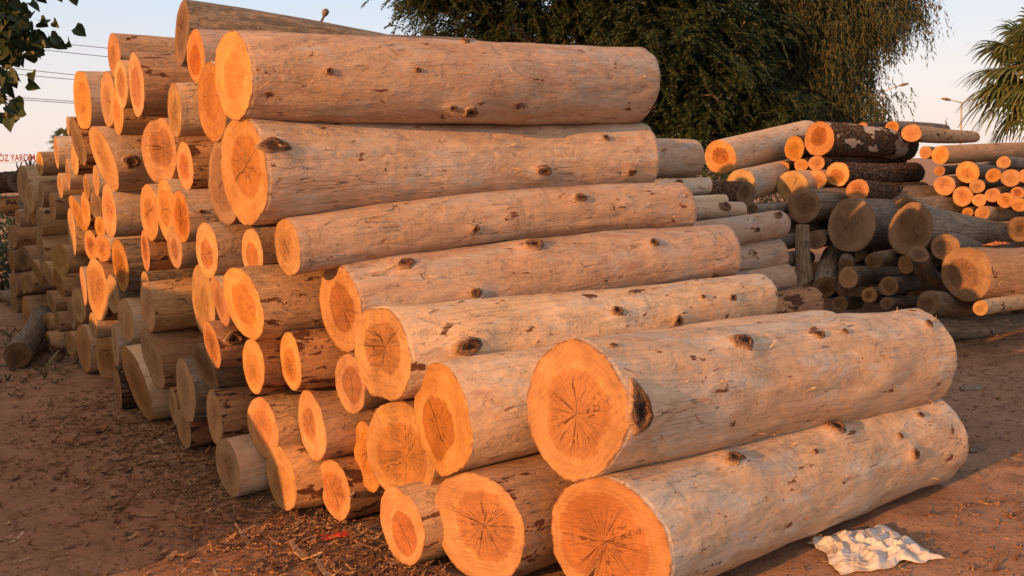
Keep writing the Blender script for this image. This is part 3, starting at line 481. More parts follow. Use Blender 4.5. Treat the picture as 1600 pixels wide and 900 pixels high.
    sl = t.math('MULTIPLY', sl, t.step(t.math('ABSOLUTE', t.math('ADD', sx_.outputs[0], .12)), .30, .48, 1, 0))
    sl = t.math('MULTIPLY', sl, t.math('GREATER_THAN', t.math('FRACT', t.math('MULTIPLY', rnd, 3.7)), .45))
    k = t.math('MAXIMUM', k, sl)
    col = t.mix(t.math('MULTIPLY', sl, .85), col, (.07, .03, .012))
    # uneven tone: damp patches, dirt rubbed on while dragging
    low = t.noise(q, 1.4, 4, .6)
    col = t.mix(1.0, col, t.mix(t.step(low, .32, .68), (.82, .78, .74), (1.10, 1.09, 1.07)), 'MULTIPLY')
    dirt = t.noise(q, 4.2, 6, .7, )
    col = t.mix(t.math('MULTIPLY', t.step(dirt, .56, .70), .38), col, (.21, .125, .075))
    # thin dark bark line at the rim
    rim = t.step(t.vmath('LENGTH', p), .955, .995)
    col = t.mix(t.math('MULTIPLY', rim, t.step(t.noise(q, 5, 2), .42, .6)), col, (.19, .09, .045))
    col = t.hsv(col, t.math('MULTIPLY_ADD', rnd, val*2, 1-val), t.math('MULTIPLY_ADD', t.math('FRACT', t.math('MULTIPLY', rnd, 11.7)), .24, .88), t.math('MULTIPLY_ADD', t.math('FRACT', t.math('MULTIPLY', rnd, 5.1)), .016, .490))
    h = t.math('SUBTRACT', t.math('MULTIPLY', sw, .9), t.math('MULTIPLY', k, 2.2))
    h = t.math('ADD', h, t.math('MULTIPLY', mott, .35))
    h = t.math('ADD', h, t.math('MULTIPLY', low, 1.2))
    return t.done(col, .88, t.bump(h, min(1, bump*1.6), .014), .12)

FACE = {
 'O': face_mat('sawn_end_fresh', (0.495, 0.288, 0.131), (0.418, 0.198, 0.070), .60, .55, .8),
 'H': face_mat('sawn_end_dark_heart', (0.511, 0.304, 0.144), (0.333, 0.142, 0.050), .56, .85, .9),
 'C': face_mat('sawn_end_cracked', (0.511, 0.299, 0.135), (0.402, 0.182, 0.063), .68, .8, 1.6),
 'S': face_mat('sawn_end_double_cut', (0.495, 0.291, 0.135), (0.364, 0.166, 0.060), .62, .8, 1.1, .35, .8),
 'T': face_mat('sawn_end_tan', (0.426, 0.296, 0.175), (0.348, 0.210, 0.105), .62, .5, .9, .35),
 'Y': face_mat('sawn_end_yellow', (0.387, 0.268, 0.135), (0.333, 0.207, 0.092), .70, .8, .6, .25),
 'D': face_mat('sawn_end_weathered', (0.255, 0.190, 0.131), (0.175, 0.117, 0.075), .66, .8, 1.2, .5, .8),
}
def knot_mat(name, deep):
    t = NT(name)
    uv = t.n('ShaderNodeUVMap'); uv.uv_map = 'disc'
    p = uv.outputs[0]; oi = t.n('ShaderNodeObjectInfo')
    off = t.n('ShaderNodeCombineXYZ'); t.l(t.math('MULTIPLY', oi.outputs['Random'], 20.), off.inputs[2])
    q = t.vmath('ADD', p, off.outputs[0])
    w = t.noise(q, 2.5, 4, .6)
    r = t.math('ADD', t.vmath('LENGTH', p), t.math('MULTIPLY_ADD', w, .5, -.25))
    rings = t.math('SINE', t.math('MULTIPLY', r, 21.))
    col = t.mix(t.step(rings, -.5, 1), (.28, .155, .085), (.20, .10, .055))
    brk = t.noise(q, 1.4, 5, .7)
    col = t.mix(t.step(brk, .50, .56), col, (.085, .045, .03))
    col = t.mix(t.step(r, .18, .42, 1, 0), col, deep)
    col = t.mix(t.step(r, .66, .98), col, (.40, .285, .20))
    fk = t.noise(q, 8, 4, .7)
    col = t.mix(t.math('MULTIPLY', t.step(fk, .58, .66), .8), col, (.07, .04, .025))
    h = t.math('ADD', t.math('MULTIPLY', rings, .35), t.math('MULTIPLY', fk, 1.2))
    return t.done(col, .85, t.bump(h, .8, .012), .2)
KNOT = [knot_mat('knot_wood', (.12, .055, .03)), knot_mat('hollow_knot_wood', (.035, .02, .012)), knot_mat('orange_knot_wood', (.36, .15, .06))]

def plain(name, col, rough=.8, var=.25, scale=20, spec=.25, bump=.3, bd=.005):
    t = NT(name); v, rnd, tc = t.coords()
    n1 = t.noise(v, scale, 5, .6)
    c = t.mix(t.step(n1, .3, .7), tuple(x*(1-var) for x in col), tuple(min(1, x*(1+var)) for x in col))
    return t.done(c, rough, t.bump(n1, bump, bd), spec)

# ------------------------------------------------------------------ object helpers
def link(o, parent=None):
    C.objects.link(o)
    if parent is not None: o.parent = parent
    return o
def mesh_obj(name, verts, faces, mat, parent=None, smooth=True, uv=None):
    me = bpy.data.meshes.new(name)
    me.from_pydata([tuple(v) for v in verts], [], faces)
    if smooth: me.polygons.foreach_set('use_smooth', [True]*len(me.polygons))
    if mat is not None: me.materials.append(mat)
    if uv is not None:
        lay = me.uv_layers.new(name='disc')
        idx = np.empty(len(me.loops), dtype=np.int32); me.loops.foreach_get('vertex_index', idx)
        lay.data.foreach_set('uv', np.asarray(uv, dtype=np.float32)[idx].ravel())
    me.update()
    return link(bpy.data.objects.new(name, me), parent)
def np_mesh(name, V, F, mat, parent=None, smooth=False):
    """V (n,3), F (m,k) arrays"""
    me = bpy.data.meshes.new(name)
    n, k = F.shape
    me.vertices.add(len(V)); me.vertices.foreach_set('co', V.astype(np.float32).ravel())
    me.loops.add(n*k); me.loops.foreach_set('vertex_index', F.astype(np.int32).ravel())
    me.polygons.add(n); me.polygons.foreach_set('loop_start', np.arange(0, n*k, k, dtype=np.int32))
    if smooth: me.polygons.foreach_set('use_smooth', np.ones(n, dtype=bool))
    me.materials.append(mat); me.update(calc_edges=True)
    return link(bpy.data.objects.new(name, me), parent)
def tag(o, label, cat, group=None):
    o['label'] = label; o['category'] = cat
    if group: o['group'] = group
    return o
def thing(name, loc, label, cat, group=None, rot=None):
    o = bpy.data.objects.new(name, None); o.empty_display_size = .1
    o.location = loc
    if rot is not None: o.rotation_mode = 'QUATERNION'; o.rotation_quaternion = rot
    return tag(link(o), label, cat, group)
def setting(o, kind='structure'):
    o['kind'] = kind; return o
def tube(path, radii, sides=8, cap=True):
    """list of verts, faces of a swept tube"""
    V, F = [], []
    n = len(path)
    for i, p in enumerate(path):
        p = Vector(p)
        d = Vector(path[min(i+1, n-1)]) - Vector(path[max(i-1, 0)])
        d.normalize()
        u = d.orthogonal() if abs(d.z) > .95 else d.cross(Vector((0, 0, 1)))
        u.normalize(); w = d.cross(u)
        r = radii[i] if hasattr(radii, '__len__') else radii
        for k in range(sides):
            a = 2*math.pi*k/sides
            V.append(p + u*(r*math.cos(a)) + w*(r*math.sin(a)))
    for i in range(n-1):
        for k in range(sides):
            k2 = (k+1) % sides
            F.append((i*sides+k, i*sides+k2, (i+1)*sides+k2, (i+1)*sides+k))
    if cap:
        F.append(tuple(range(sides))[::-1]); F.append(tuple(range((n-1)*sides, n*sides)))
    return V, F
def join(parts):
    V, F = [], []
    for v, f in parts:
        o = len(V); V += list(v); F += [tuple(i+o for i in q) for q in f]
    return V, F

# ------------------------------------------------------------------ logs
def chipmat(name, stops):
    t = NT(name)
    ge = t.n('ShaderNodeNewGeometry')
    cr = t.n('ShaderNodeValToRGB'); cr.color_ramp.interpolation = 'CONSTANT'
    el = cr.color_ramp.elements
    while len(el) > 1: el.remove(el[0])
    el[0].position = 0; el[0].color = (*stops[0], 1)
    for i, c in enumerate(stops[1:]):
        e = el.new((i+1)/len(stops)); e.color = (*c, 1)
    t.l(ge.outputs['Random Per Island'], cr.inputs[0])
    v, rnd, tc = t.coords()
    c = t.mix(t.step(t.noise(v, 90, 3), .35, .7), cr.outputs[0], (.12, .07, .04))
    return t.done(c, .9, None, .15)
M_FIBRE = chipmat('torn_fibre', [(.62, .44, .26), (.50, .32, .17), (.70, .54, .35), (.34, .17, .09)])
GROUPS = {'main': 'logs stacked in the main pile', 'long': 'long peeled logs along the near side of the main pile',
          'far': 'logs at the shaded left end of the pile', 'second': 'logs emerging behind the main pile',
          'right': 'logs heaped in the right hand stack', 'farright': 'small logs stacked at the far right'}

def make_log(idn, P, Q, r0, r1, yaw, pit, kind, face, g, label, knots, ex):
    rg = random.Random(idn)
    P = Vector(P); Q = Vector(Q)
    ax = (Q-P); L = ax.length; ax.normalize()
    up = Vector((0, 0, 1)) if abs(ax.z) < .95 else Vector((0, 1, 0))
    Y = up.cross(ax).normalized(); Z = ax.cross(Y)
    rot = Matrix((ax, Y, Z)).transposed().to_quaternion()
    hidden = idn[0] == 'Z'
    near = idn in ('T1', 'T2', 'L3', 'L4', 'L5', 'F1', 'F2')
    px = r0 / max(1.5, P.y) * 900                   # radius in pixels, for the mesh density
    nt = 96 if near else (24 if hidden else int(min(72, max(28, px*1.6))))
    nx = 120 if near else (8 if hidden else 26)
    rgh = .0
    if kind in 'RQ' and not hidden: nx, nt, rgh = 70, 64, .045
    e2, p2 = rg.uniform(.0, .045), rg.uniform(0, 6.3)
    e3, p3 = rg.uniform(.0, .010 if near else .025), rg.uniform(0, 6.3)
    by, bz = rg.gauss(0, .017)*L, rg.gauss(0, .008)*L
    sx = rg.uniform(0, 50)
    flare = rg.choice((0, 0, .03, .04)) if idn[0] != 'F' else .01
    pt = ex.get('point'); notch = ex.get('notch')
    kn = [(x, th, s) for x, th, s in knots]
    def shape(x, th):
        u = min(1, max(0, x/L))
        rr = r0 + (r1-r0)*u
        c, s = math.cos(th), math.sin(th)
        m = 1 + e2*math.cos(2*(th-p2)) + e3*math.cos(3*(th-p3)+.7*x)
        m += (.018 if near else .03)*noise.noise((c*1.3+sx, s*1.3, x*1.4)) + .018*noise.noise((c*3.1, s*3.1+sx, x*4.0))
        m += (.030 if near else .02)*noise.noise((sx, 1.7+c*.35, x*2.1+s*.35))
        if near: m += .010*noise.noise((c*9, s*9+sx, x*11)) + .030*noise.noise((c*2.6+sx, s*2.6, x*4.2)) + flare*math.exp(-((L-x)/.35)**2)*.6
        if rgh: m += rgh*(abs(noise.noise((c*7+sx, s*7, x*9)))*2-.6) + rgh*.6*noise.noise((c*16+sx, s*16, x*22))
        if pt:
            d = math.atan2(math.sin(th+1.45), math.cos(th+1.45)); m += .17*math.exp(-(d/.33)**2)
        rr *= m
        for kx, kt, ks in kn:
            d = math.atan2(math.sin(th-kt), math.cos(th-kt))*rr
            q = ((x-kx)**2/(1.9*ks)**2 + d*d/(1.5*ks)**2)
            if q < 6: rr += (.26+.30*abs(math.sin(kx*37)))*ks*math.exp(-q)
        if notch and x < .35:
            d = math.atan2(math.sin(th+1.12), math.cos(th+1.12))
            rr *= 1 - .55*math.exp(-(d/.075)**2)*(1-x/.35)
        return rr
    def off(x):
        q = math.sin(math.pi*min(1, max(0, x/L)))
        return by*q, bz*q
    ragged = []
    for k in range(nt):
        c_, s_ = math.cos(2*math.pi*k/nt), math.sin(2*math.pi*k/nt)
        n_ = noise.noise((c_*2.6+sx, s_*2.6, 7.))
        ragged.append(1 + .011*noise.noise((c_*13+sx, s_*13, 3.)) + .010*noise.noise((c_*6, s_*6+sx, 5.)) - .05*max(0, n_-.28))
    st = ex.get('step')
    def cut(y, z):
        x = -math.tan(yaw)*y + pit*z
        if st:
            q = (y/r0 - st[0])/.05 + 1.2*noise.noise((z/r0*2.3, sx, 0))
            x += (st[1] if q < 0 else 0) if abs(q) > 1 else st[1]*(.5-.5*q)
        if near or px > 30: x += .004*noise.noise((y/r0*2+sx, z/r0*2, 1.))
        return x
    base = Vector((L/2, 0, -min(r0, r1)))
    loc = P + ax*base.x + Z*base.z
    cat = 'log'
    root = thing('log', loc, label, cat, GROUPS[g], rot)
    # ---- stem
    V, F = [], []
    rim = []
    tl_y, tl_z = (rg.gauss(0, .10), rg.gauss(0, .08))
    for i in range(nx+1):
        u = i/nx
        if near:    # rings crowd a little towards both ends
            u = u - .75*math.sin(2*math.pi*u)/(2*math.pi)
        for k in range(nt):
            th = 2*math.pi*k/nt
            rr = shape(u*L, th)
            if u*L < .012 or i == 0: rr *= ragged[k]*.992
            endx = L - u*L
            if endx < .02: rr *= (1 - .03*(1-endx/.02)**1.6)*(ragged[(k*7) % nt]**.6)
            oy, oz = off(u*L)
            y, z = rr*math.cos(th), rr*math.sin(th)
            x0 = cut(y, z)
            x1 = L + tl_y*y + tl_z*z
            x = x0 + (x1-x0)*u
            V.append(Vector((x, y+oy, z+oz)) - base)
    for i in range(nx):
        for k in range(nt):
            k2 = (k+1) % nt
            F.append((i*nt+k, i*nt+k2, (i+1)*nt+k2, (i+1)*nt+k))
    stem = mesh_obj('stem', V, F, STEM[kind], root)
    # ---- both cut faces
    nr = 14 if (near or px > 25) else (3 if hidden else 6)
    for end in (0, 1):
        ring = V[:nt] if end == 0 else V[nx*nt:]
        cy, cz = sum(v.y for v in ring)/nt, sum(v.z for v in ring)/nt
        fv, uv, ff = [], [], []
        for j in range(1, nr+1):
            q = j/nr
            for k in range(nt):
                b = ring[k]
                y, z = cy+(b.y-cy)*q, cz+(b.z-cz)*q
                lz = z + base.z
                if end == 0: x = cut(y, lz) - base.x if q < 1 else b.x
                else: x = L + tl_y*y + tl_z*lz - base.x if q < 1 else b.x
                if end == 0 and 0 < q < 1: x -= .0015
                fv.append((x, y, z))
                th = 2*math.pi*k/nt
                uv.append((-q*math.cos(th), q*math.sin(th)))
        fv.append((cut(cy, cz+base.z)-base.x-.0015 if end == 0 else L+tl_z*(cz+base.z)-base.x, cy, cz)); uv.append((0, 0))
        last = len(fv)-1
        for k in range(nt):
            k2 = (k+1) % nt
            ff.append((last, k2, k) if end == 0 else (last, k, k2))
            for j in range(nr-1):
                a, b_, c_, d_ = j*nt+k, j*nt+k2, (j+1)*nt+k2, (j+1)*nt+k
                ff.append((a, b_, c_, d_) if end == 0 else (d_, c_, b_, a))
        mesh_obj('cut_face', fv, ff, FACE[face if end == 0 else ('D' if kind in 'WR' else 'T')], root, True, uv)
    # ---- knots
    for n_, (kx, kt, ks) in enumerate(kn):
        kv, kuv, kf = [], [], []
        nr_, na = 7, 22
        hollow = idn == 'F1' and n_ == 0
        ea, eb = (.85, 1.45) if hollow else (rg.uniform(1.0, 1.5), rg.uniform(.7, .95))
        for j in range(nr_+1):
            q = j/nr_
            for k in range(na):
                a = 2*math.pi*k/na
                wob = 1 + .42*noise.noise((math.cos(a)*1.3+kx*9, math.sin(a)*1.3, kt)) + .16*noise.noise((math.cos(a)*4+kx*9, math.sin(a)*4, kt))
                x = kx + ks*ea*q*wob*math.cos(a)
                rr = shape(x, kt)
                th = kt + ks*eb*q*wob*math.sin(a)/rr
                rr = shape(x, th)
                prof = .006 + .13*ks*math.exp(-((q-.62)/.2)**2) - (.40 if hollow else .20)*ks*math.exp(-(q/.36)**2)*(1 if q < .6 else .3)
                if q > .85: prof = prof*(1-(q-.85)/.15) - .004*(q-.85)/.15
                prof += .05*ks*noise.noise((q*3+kx*5, a*1.1, kt*3))*(1-q)
                prof = max(prof, .003) if q < .95 else prof
                oy, oz = off(x)
                rr += prof
                kv.append(Vector((x*(1) , rr*math.cos(th)+oy, rr*math.sin(th)+oz)) - base); kuv.append((q*math.cos(a), q*math.sin(a)))
        for j in range(nr_):
            for k in range(na):
                k2 = (k+1) % na
                kf.append((j*na+k, (j+1)*na+k, (j+1)*na+k2, j*na+k2))
        kf.append(tuple(range(na))[::-1])
        mesh_obj('knot', kv, kf, KNOT[1] if (hollow or idn in ('L5', 'A42')) else KNOT[n_ % 3 if n_ else 0], stem, True, kuv)
    # loose fibres and torn slivers standing up from the peeled surface
    if near or (px > 26 and kind in 'PLM' and not hidden):
        sv, sf = [], []
        for _ in range(46 if near else 14):
            x = rg.uniform(.03, L-.05); th = rg.uniform(1.2, 4.6)
            ln_ = rg.uniform(.012, .06); wd = rg.uniform(.0015, .0045); a = rg.gauss(0, .5); lift = rg.uniform(.05, .55)
            o = len(sv)
            for j in range(5):
                u = j/4
                xx = x+ln_*u*math.cos(a); tt = th+ln_*u*math.sin(a)/r0
                rr = shape(min(L, max(0, xx)), tt) + .001 + lift*ln_*u*u
                oy, oz = off(xx)
                for sg in (-1, 1):
                    t2 = tt+sg*wd*(1-.7*u)/r0
                    sv.append(Vector((xx, rr*math.cos(t2)+oy, rr*math.sin(t2)+oz))-base)
            for j in range(4): sf.append((o+2*j, o+2*j+2, o+2*j+3, o+2*j+1))
        lf = mesh_obj('loose_fibres', sv, sf, M_FIBRE, stem, False); lf['kind'] = 'stuff'
    return root

for row in LOGS: make_log(*row)

# ------------------------------------------------------------------ ground
def gh(x, y):
    n = .022*noise.noise((x*.7, y*.7, 0)) + .012*noise.noise((x*2.1, y*2.1, 4)) + .006*noise.noise((x*6, y*6, 9))
    n += .0045*noise.noise((x*17, y*17, 2))
    # tyre ruts running past the pile
    rt_ = (x*.62-y*.78)
    for c0 in (-3.05, -3.75, .55, 1.25): n -= .030*math.exp(-((rt_-c0+.12*noise.noise((x*.5, y*.5, c0)))/.10)**2)*(.5+.5*noise.noise((x*1.1, y*1.1, 7)))
    # mulch banked up against the foot of the pile
    s_, t_ = x*.8434+y*.5373, -x*.5373+y*.8434
    if 2.2 < t_ < 7:
        fs = 1.50-.115*(t_-2.6) if t_ > 2.6 else 1.62
        n += .040*math.exp(-((s_-fs+.02)/.17)**2)*(.55+.9*noise.noise((x*3, y*3, 11)))*min(1, (7-t_)/2.5)
    f = 1/(1+(math.hypot(x, y)/14)**4)
    return n*f - .012
def axis_pts(lo, hi, step, far):
    a = list(np.arange(lo, hi+1e-6, step))
    g, s = [], step
    v = hi
    while v < far: s *= 1.35; v += s; g.append(v)
    g2, s, v = [], step, lo
    while v > -far: s *= 1.35; v -= s; g2.append(v)
    return g2[::-1] + a + g
xs = axis_pts(-3.2, 4.6, .035, 900); ys = axis_pts(1.6, 7.2, .035, 900)
V = [(x, y, gh(x, y)) for y in ys for x in xs]
nxg = len(xs)
F = [(j*nxg+i, j*nxg+i+1, (j+1)*nxg+i+1, (j+1)*nxg+i) for j in range(len(ys)-1) for i in range(nxg-1)]
t = NT('red_brown_dirt')
v, rnd, tc = t.coords()
n1 = t.noise(v, .9, 5, .6); n2 = t.noise(v, 7, 6, .65); n3 = t.noise(v, 60, 6, .75)
col = t.mix(t.step(n1, .35, .65), (.38, .228, .148), (.47, .30, .205))
col = t.mix(t.step(n2, .4, .68), col, (.29, .176, .115))
col = t.mix(t.math('MULTIPLY', t.step(n3, .55, .7), .6), col, (.12, .070, .045))
peb = t.voro(v, 55, 'F1'); pcol = t.voro(v, 55, 'F1', 'Color')
sep = t.n('ShaderNodeSeparateColor'); t.l(pcol, sep.inputs[0])
pm = t.math('MULTIPLY', t.step(peb, .28, .34, 1, 0), t.step(sep.outputs[0], .60, .64))
col = t.mix(pm, col, t.mix(sep.outputs[1], (.13, .08, .055), (.46, .33, .22)))
h = t.math('ADD', t.math('MULTIPLY', n2, .8), t.math('MULTIPLY', n3, .5))
h = t.math('ADD', h, t.math('MULTIPLY', pm, .5))
m_dirt = t.done(col, .95, t.bump(h, 1.0, .035), .1)
setting(mesh_obj('ground', V, F, m_dirt))

# wood chips, bark scraps and dry leaves strewn over the dirt
def scatter(name, count, pick, size, mat, thick, curl=.25, seed=1):
    r = random.Random(seed); V, F = [], []
    for _ in range(count):
        x, y = pick(r)
        z = gh(x, y)
        l = size(r)*math.exp(r.gauss(0, .45)); w = l*r.uniform(.07, .34); a = r.uniform(0, 6.28)
        th_ = min(l*.3, thick*r.uniform(.5, 1.4))
        tx, ty = r.gauss(0, .22), r.gauss(0, .22)
        ca, sa = math.cos(a), math.sin(a)
        pts = []
        m = 4
        for i in range(m+1):
            u = i/m-.5
            ww = w*(1-abs(u)*1.1)*r.uniform(.7, 1.2)
            lift = curl*l*(u*u*2) + abs(u)*0
            for sgn in (-1, 1):
                lx, ly = u*l, sgn*ww/2 + .12*l*math.sin(u*3+a)
                pts.append((lx, ly, lift))
        o = len(V)
        for lay in (0, 1):
            for lx, ly, lz in pts:
                V.append((x+lx*ca-ly*sa, y+lx*sa+ly*ca, z+.003+lz+abs(lx*tx)+abs(ly*ty)*.6+lay*th_))
        k = len(pts)
        for i in range(m):
            b = o+i*2
            F.append((b, b+2, b+3, b+1)); F.append((b+k, b+k+1, b+k+3, b+k+2))
            F.append((b, b+k, b+k+2, b+2)); F.append((b+1, b+3, b+k+3, b+k+1))
        F.append((o, o+1, o+k+1, o+k)); e = o+m*2
        F.append((e, e+k, e+k+1, e+1))
    return setting(mesh_obj(name, V, F, mat, None, False), 'stuff')
th0 = R(32.5); AXV = (math.cos(th0), math.sin(th0)); BXV = (-math.sin(th0), math.cos(th0))
def W(s, t_): return s*AXV[0]+t_*BXV[0], s*AXV[1]+t_*BXV[1]
def pick_foot(r):            # along the foot of the pile's face
    t_ = r.triangular(2.4, 7.5, 2.9); s = (1.40 - .12*(t_-3)) - abs(r.gauss(0, .38)) + .12
    return W(s, t_)
def pick_left(r): return r.uniform(-3.4, .6), r.uniform(2.3, 6.5)
def pick_right(r):
    while True:
        x, y = r.uniform(.5, 5.2), r.uniform(2.5, 8.2)
        s, t_ = x*AXV[0]+y*AXV[1], x*BXV[0]+y*BXV[1]
        if t_ < 2.2 or s > 4.0: return x, y
m_chip = chipmat('wood_chip', [(.18, .095, .055), (.28, .145, .08), (.40, .24, .13), (.15, .08, .05), (.34, .19, .10), (.24, .15, .10), (.12, .07, .045), (.46, .31, .19)])
m_pale = chipmat('pale_chip', [(.50, .36, .22), (.42, .29, .17), (.56, .45, .32), (.36, .22, .12)])
m_leaf_dry = chipmat('dry_leaf', [(.52, .40, .26), (.58, .47, .33), (.42, .26, .12), (.35, .20, .09)])
scatter('wood_chips', 5200, pick_foot, lambda r: min(.15, .007+abs(r.gauss(0, .022))), m_chip, .005, .1, 3)
scatter('bark_scraps', 4200, pick_left, lambda r: min(.10, .006+abs(r.gauss(0, .013))), m_chip, .004, .1, 4)
scatter('bark_crumbs', 6000, pick_right, lambda r: min(.11, .006+abs(r.gauss(0, .014))), m_chip, .004, .2, 5)
scatter('pale_wood_slivers', 900, pick_left, lambda r: min(.10, .012+abs(r.gauss(0, .022))), m_pale, .003, .2, 6)
scatter('pale_wood_flakes', 420, pick_right, lambda r: min(.13, .012+abs(r.gauss(0, .028))), m_pale, .004, .2, 7)
scatter('dry_leaves', 190, pick_left, lambda r: r.uniform(.03, .07), m_leaf_dry, .0015, .6, 8)
def pick_corner(r): return r.uniform(-5.8, -3.6), r.uniform(6.4, 9.8)
scatter('leaf_litter', 900, pick_corner, lambda r: r.uniform(.03, .11), chipmat('leaf_litter', [(.20, .19, .12), (.36, .33, .26), (.12, .13, .07), (.24, .17, .1)]), .002, .5, 9)

# ------------------------------------------------------------------ small things on the ground and on the logs
def crumple(name, cx, cy, lx, ly, rot, hgt, seed, mat, nx=90, ny=70, z0=None):
    r = random.Random(seed); sx = r.uniform(0, 99)
    V = []; 
    for j in range(ny+1):
        for i in range(nx+1):
            u, v_ = i/nx*2-1, j/ny*2-1
            # irregular outline, corners dragged
            k = 1 + .22*noise.noise((u*1.1+sx, v_*1.1, 1)) + .10*noise.noise((u*3+sx, v_*3, 2))
            x = lx*u*k + .05*lx*noise.noise((u*4, v_*4, sx)); y = ly*v_*k + .16*ly*noise.noise((u*2, v_*2.6, sx+4))
            x -= .22*lx*max(0, -u)*(v_ < 0)*abs(v_)
            f = 0
            for fr, am, dx, dy, ph in ((1.5, .50, .93, .37, .2), (2.3, .42, -.5, .87, 1.1), (3.6, .26, .77, -.64, 2.3), (6.2, .13, .2, .98, .7), (9.5, .07, -.9, .44, 1.9)):
                q = (u*dx+v_*dy)*fr + ph + 1.1*noise.noise((u*1.2+sx, v_*1.2, fr))
                f += am*abs(2*(q-math.floor(q))-1)*(.5+.9*abs(noise.noise((u*1.3, v_*1.3+sx, fr*2))))
            e = min(1, (1-max(abs(u), abs(v_)))*4)
            z = max(.004, hgt*(f*.62)*(.25+.75*e)*(1-.35*abs(u))) + .006
            X, Y_ = cx + x*math.cos(rot)-y*math.sin(rot), cy + x*math.sin(rot)+y*math.cos(rot)
            V.append((X, Y_, (gh(X, Y_) if z0 is None else z0) + z))
    n = len(V)
    V += [(x, y, z-.0025) for x, y, z in V]
    F = []
    for j in range(ny):
        for i in range(nx):
            a = j*(nx+1)+i
            F.append((a, a+1, a+nx+2, a+nx+1)); F.append((n+a, n+a+nx+1, n+a+nx+2, n+a+1))
    edge = [i for i in range(nx)] ; 
    for i in range(nx):
        F.append((i, n+i, n+i+1, i+1)); b = ny*(nx+1)+i; F.append((b, b+1, n+b+1, n+b))
    for j in range(ny):
        a = j*(nx+1); F.append((a, a+nx+1, n+a+nx+1, n+a)); b = a+nx; F.append((b, n+b, n+b+nx+1, b+nx+1))
    me = mesh_obj(name, [(x-cx, y-cy, z-(z0 or 0)) for x, y, z in V], F, mat, None, False)
    me.location = (cx, cy, z0 or 0)
    return me
t = NT('white_cloth'); v, rnd, tc = t.coords()
wv = t.noise(v, 14, 5, .6)
cl = t.mix(t.step(wv, .45, .72), (.60, .58, .56), (.38, .33, .29))
m_cloth = t.done(cl, .75, t.bump(t.noise(v, 160, 3), .25, .002), .3)
tag(crumple('crumpled_cloth', 1.40, 3.40, .205, .15, .30, .105, 12, m_cloth, 64, 48),
    'crumpled white cloth lying on the dirt right of the nearest ground log', 'cloth')
tag(crumple('plastic_scrap', -.80, 3.72, .055, .03, .3, .02, 5, plain('red_plastic', (.45, .035, .03), .5, .2, 30), 26, 18),
    'small red plastic scrap on the ground before the log with the diagonal crack', 'scrap')
tag(crumple('bark_strip', 4.02, 7.38, .11, .045, .55, .05, 9, plain('loose_orange_bark', (.42, .15, .06), .9, .35, 30), 30, 20, .805),
    'loose strip of orange bark lying on top of the huge half sunlit log', 'bark strip')

def slab(x, y, l, w, a, lab, seed):
    r = random.Random(seed); V, F = [], []
    m = 10
    for i in range(m+1):
        u = i/m-.5; ww = w*(1-(2*u)**4*.6)*r.uniform(.8, 1.15)
        for sy, zz in ((-.5, .004), (-.3, .016), (.25, .02), (.5, .005)):
            lx, ly = u*l, sy*ww
            X, Y_ = x+lx*math.cos(a)-ly*math.sin(a), y+lx*math.sin(a)+ly*math.cos(a)
            V.append((X-x, Y_-y, gh(X, Y_)+zz+.02*u*u))
    for i in range(m):
        for k in range(3): b = i*4+k; F.append((b, b+4, b+5, b+1))
        F.append((i*4+3, i*4+7, i*4+4, i*4))
    F.append((0, 1, 2, 3)); F.append((m*4+3, m*4+2, m*4+1, m*4))
    o = mesh_obj('bark_slab', V, F, STEM['W'], None, False); o.location = (x, y, 0)
    tag(o, lab, 'bark slab')
slab(3.05, 5.85, .16, .07, .2, 'small flat bark slab on the dirt beyond the far end of the nearest logs', 1)
slab(2.45, 4.62, .11, .035, .5, 'pale sliver of bark beside the far end of the nearest ground log', 2)

# dry weed and dead frond standing against the sky on the far left stack
m_dead = plain('dead_plant', (.05, .045, .03), .9, .3, 20)
parts = []
r = random.Random(3)
for k in range(16):
    x0, y0, z0 = -5.42+r.uniform(-.06, .10), 10.0+r.uniform(-.05, .05), 0
    a = r.uniform(-.2, 2.2); l = r.uniform(.06, .17)
    p = [(0, 0, 0), (l*.4*math.cos(a), r.uniform(-.02, .02), l*.45), (l*.75*math.cos(a)*1.1, r.uniform(-.03, .03), l*.95)]
    parts.append(tube([(q[0]+x0+5.42+k*.008, q[1]+y0-10, q[2]) for q in p], [.006, .009, .002], 5))
V, F = join(parts); o = mesh_obj('dry_weed', V, F, m_dead); o.location = (-5.40, 10.0, 1.70)
tag(o, 'dark dry weed sprouting on top of the bark covered far left log', 'weed')
V, F = join([tube([(-.30, 0, 0), (-.1, 0, .03), (-.02, 0, .12), (.02, 0, .30)], [.02, .035, .03, .004], 6),
             tube([(-.30, .03, .02), (-.14, .03, .06), (-.10, .03, .20)], [.02, .03, .004], 6)])
o = mesh_obj('dead_frond', V, F, m_dead); o.location = (-5.62, 9.98, 1.70)
tag(o, 'dark curled dead frond at the left frame edge', 'dead frond')
# twig standing on the skyline log of the far right stack
V, F = join([tube([(0, 0, 0), (.01, 0, .05), (-.004, 0, .09), (.012, 0, .125), (.02, 0, .13)], [.008, .007, .006, .004, .003], 6),
             tube([(.0, 0, .06), (.03, 0, .075)], [.004, .002], 5)])
o = mesh_obj('dry_twig', V, F, m_dead); o.location = (5.46, 11.3, 1.885)
tag(o, 'dry twig standing up from the skyline log at the far right', 'twig')

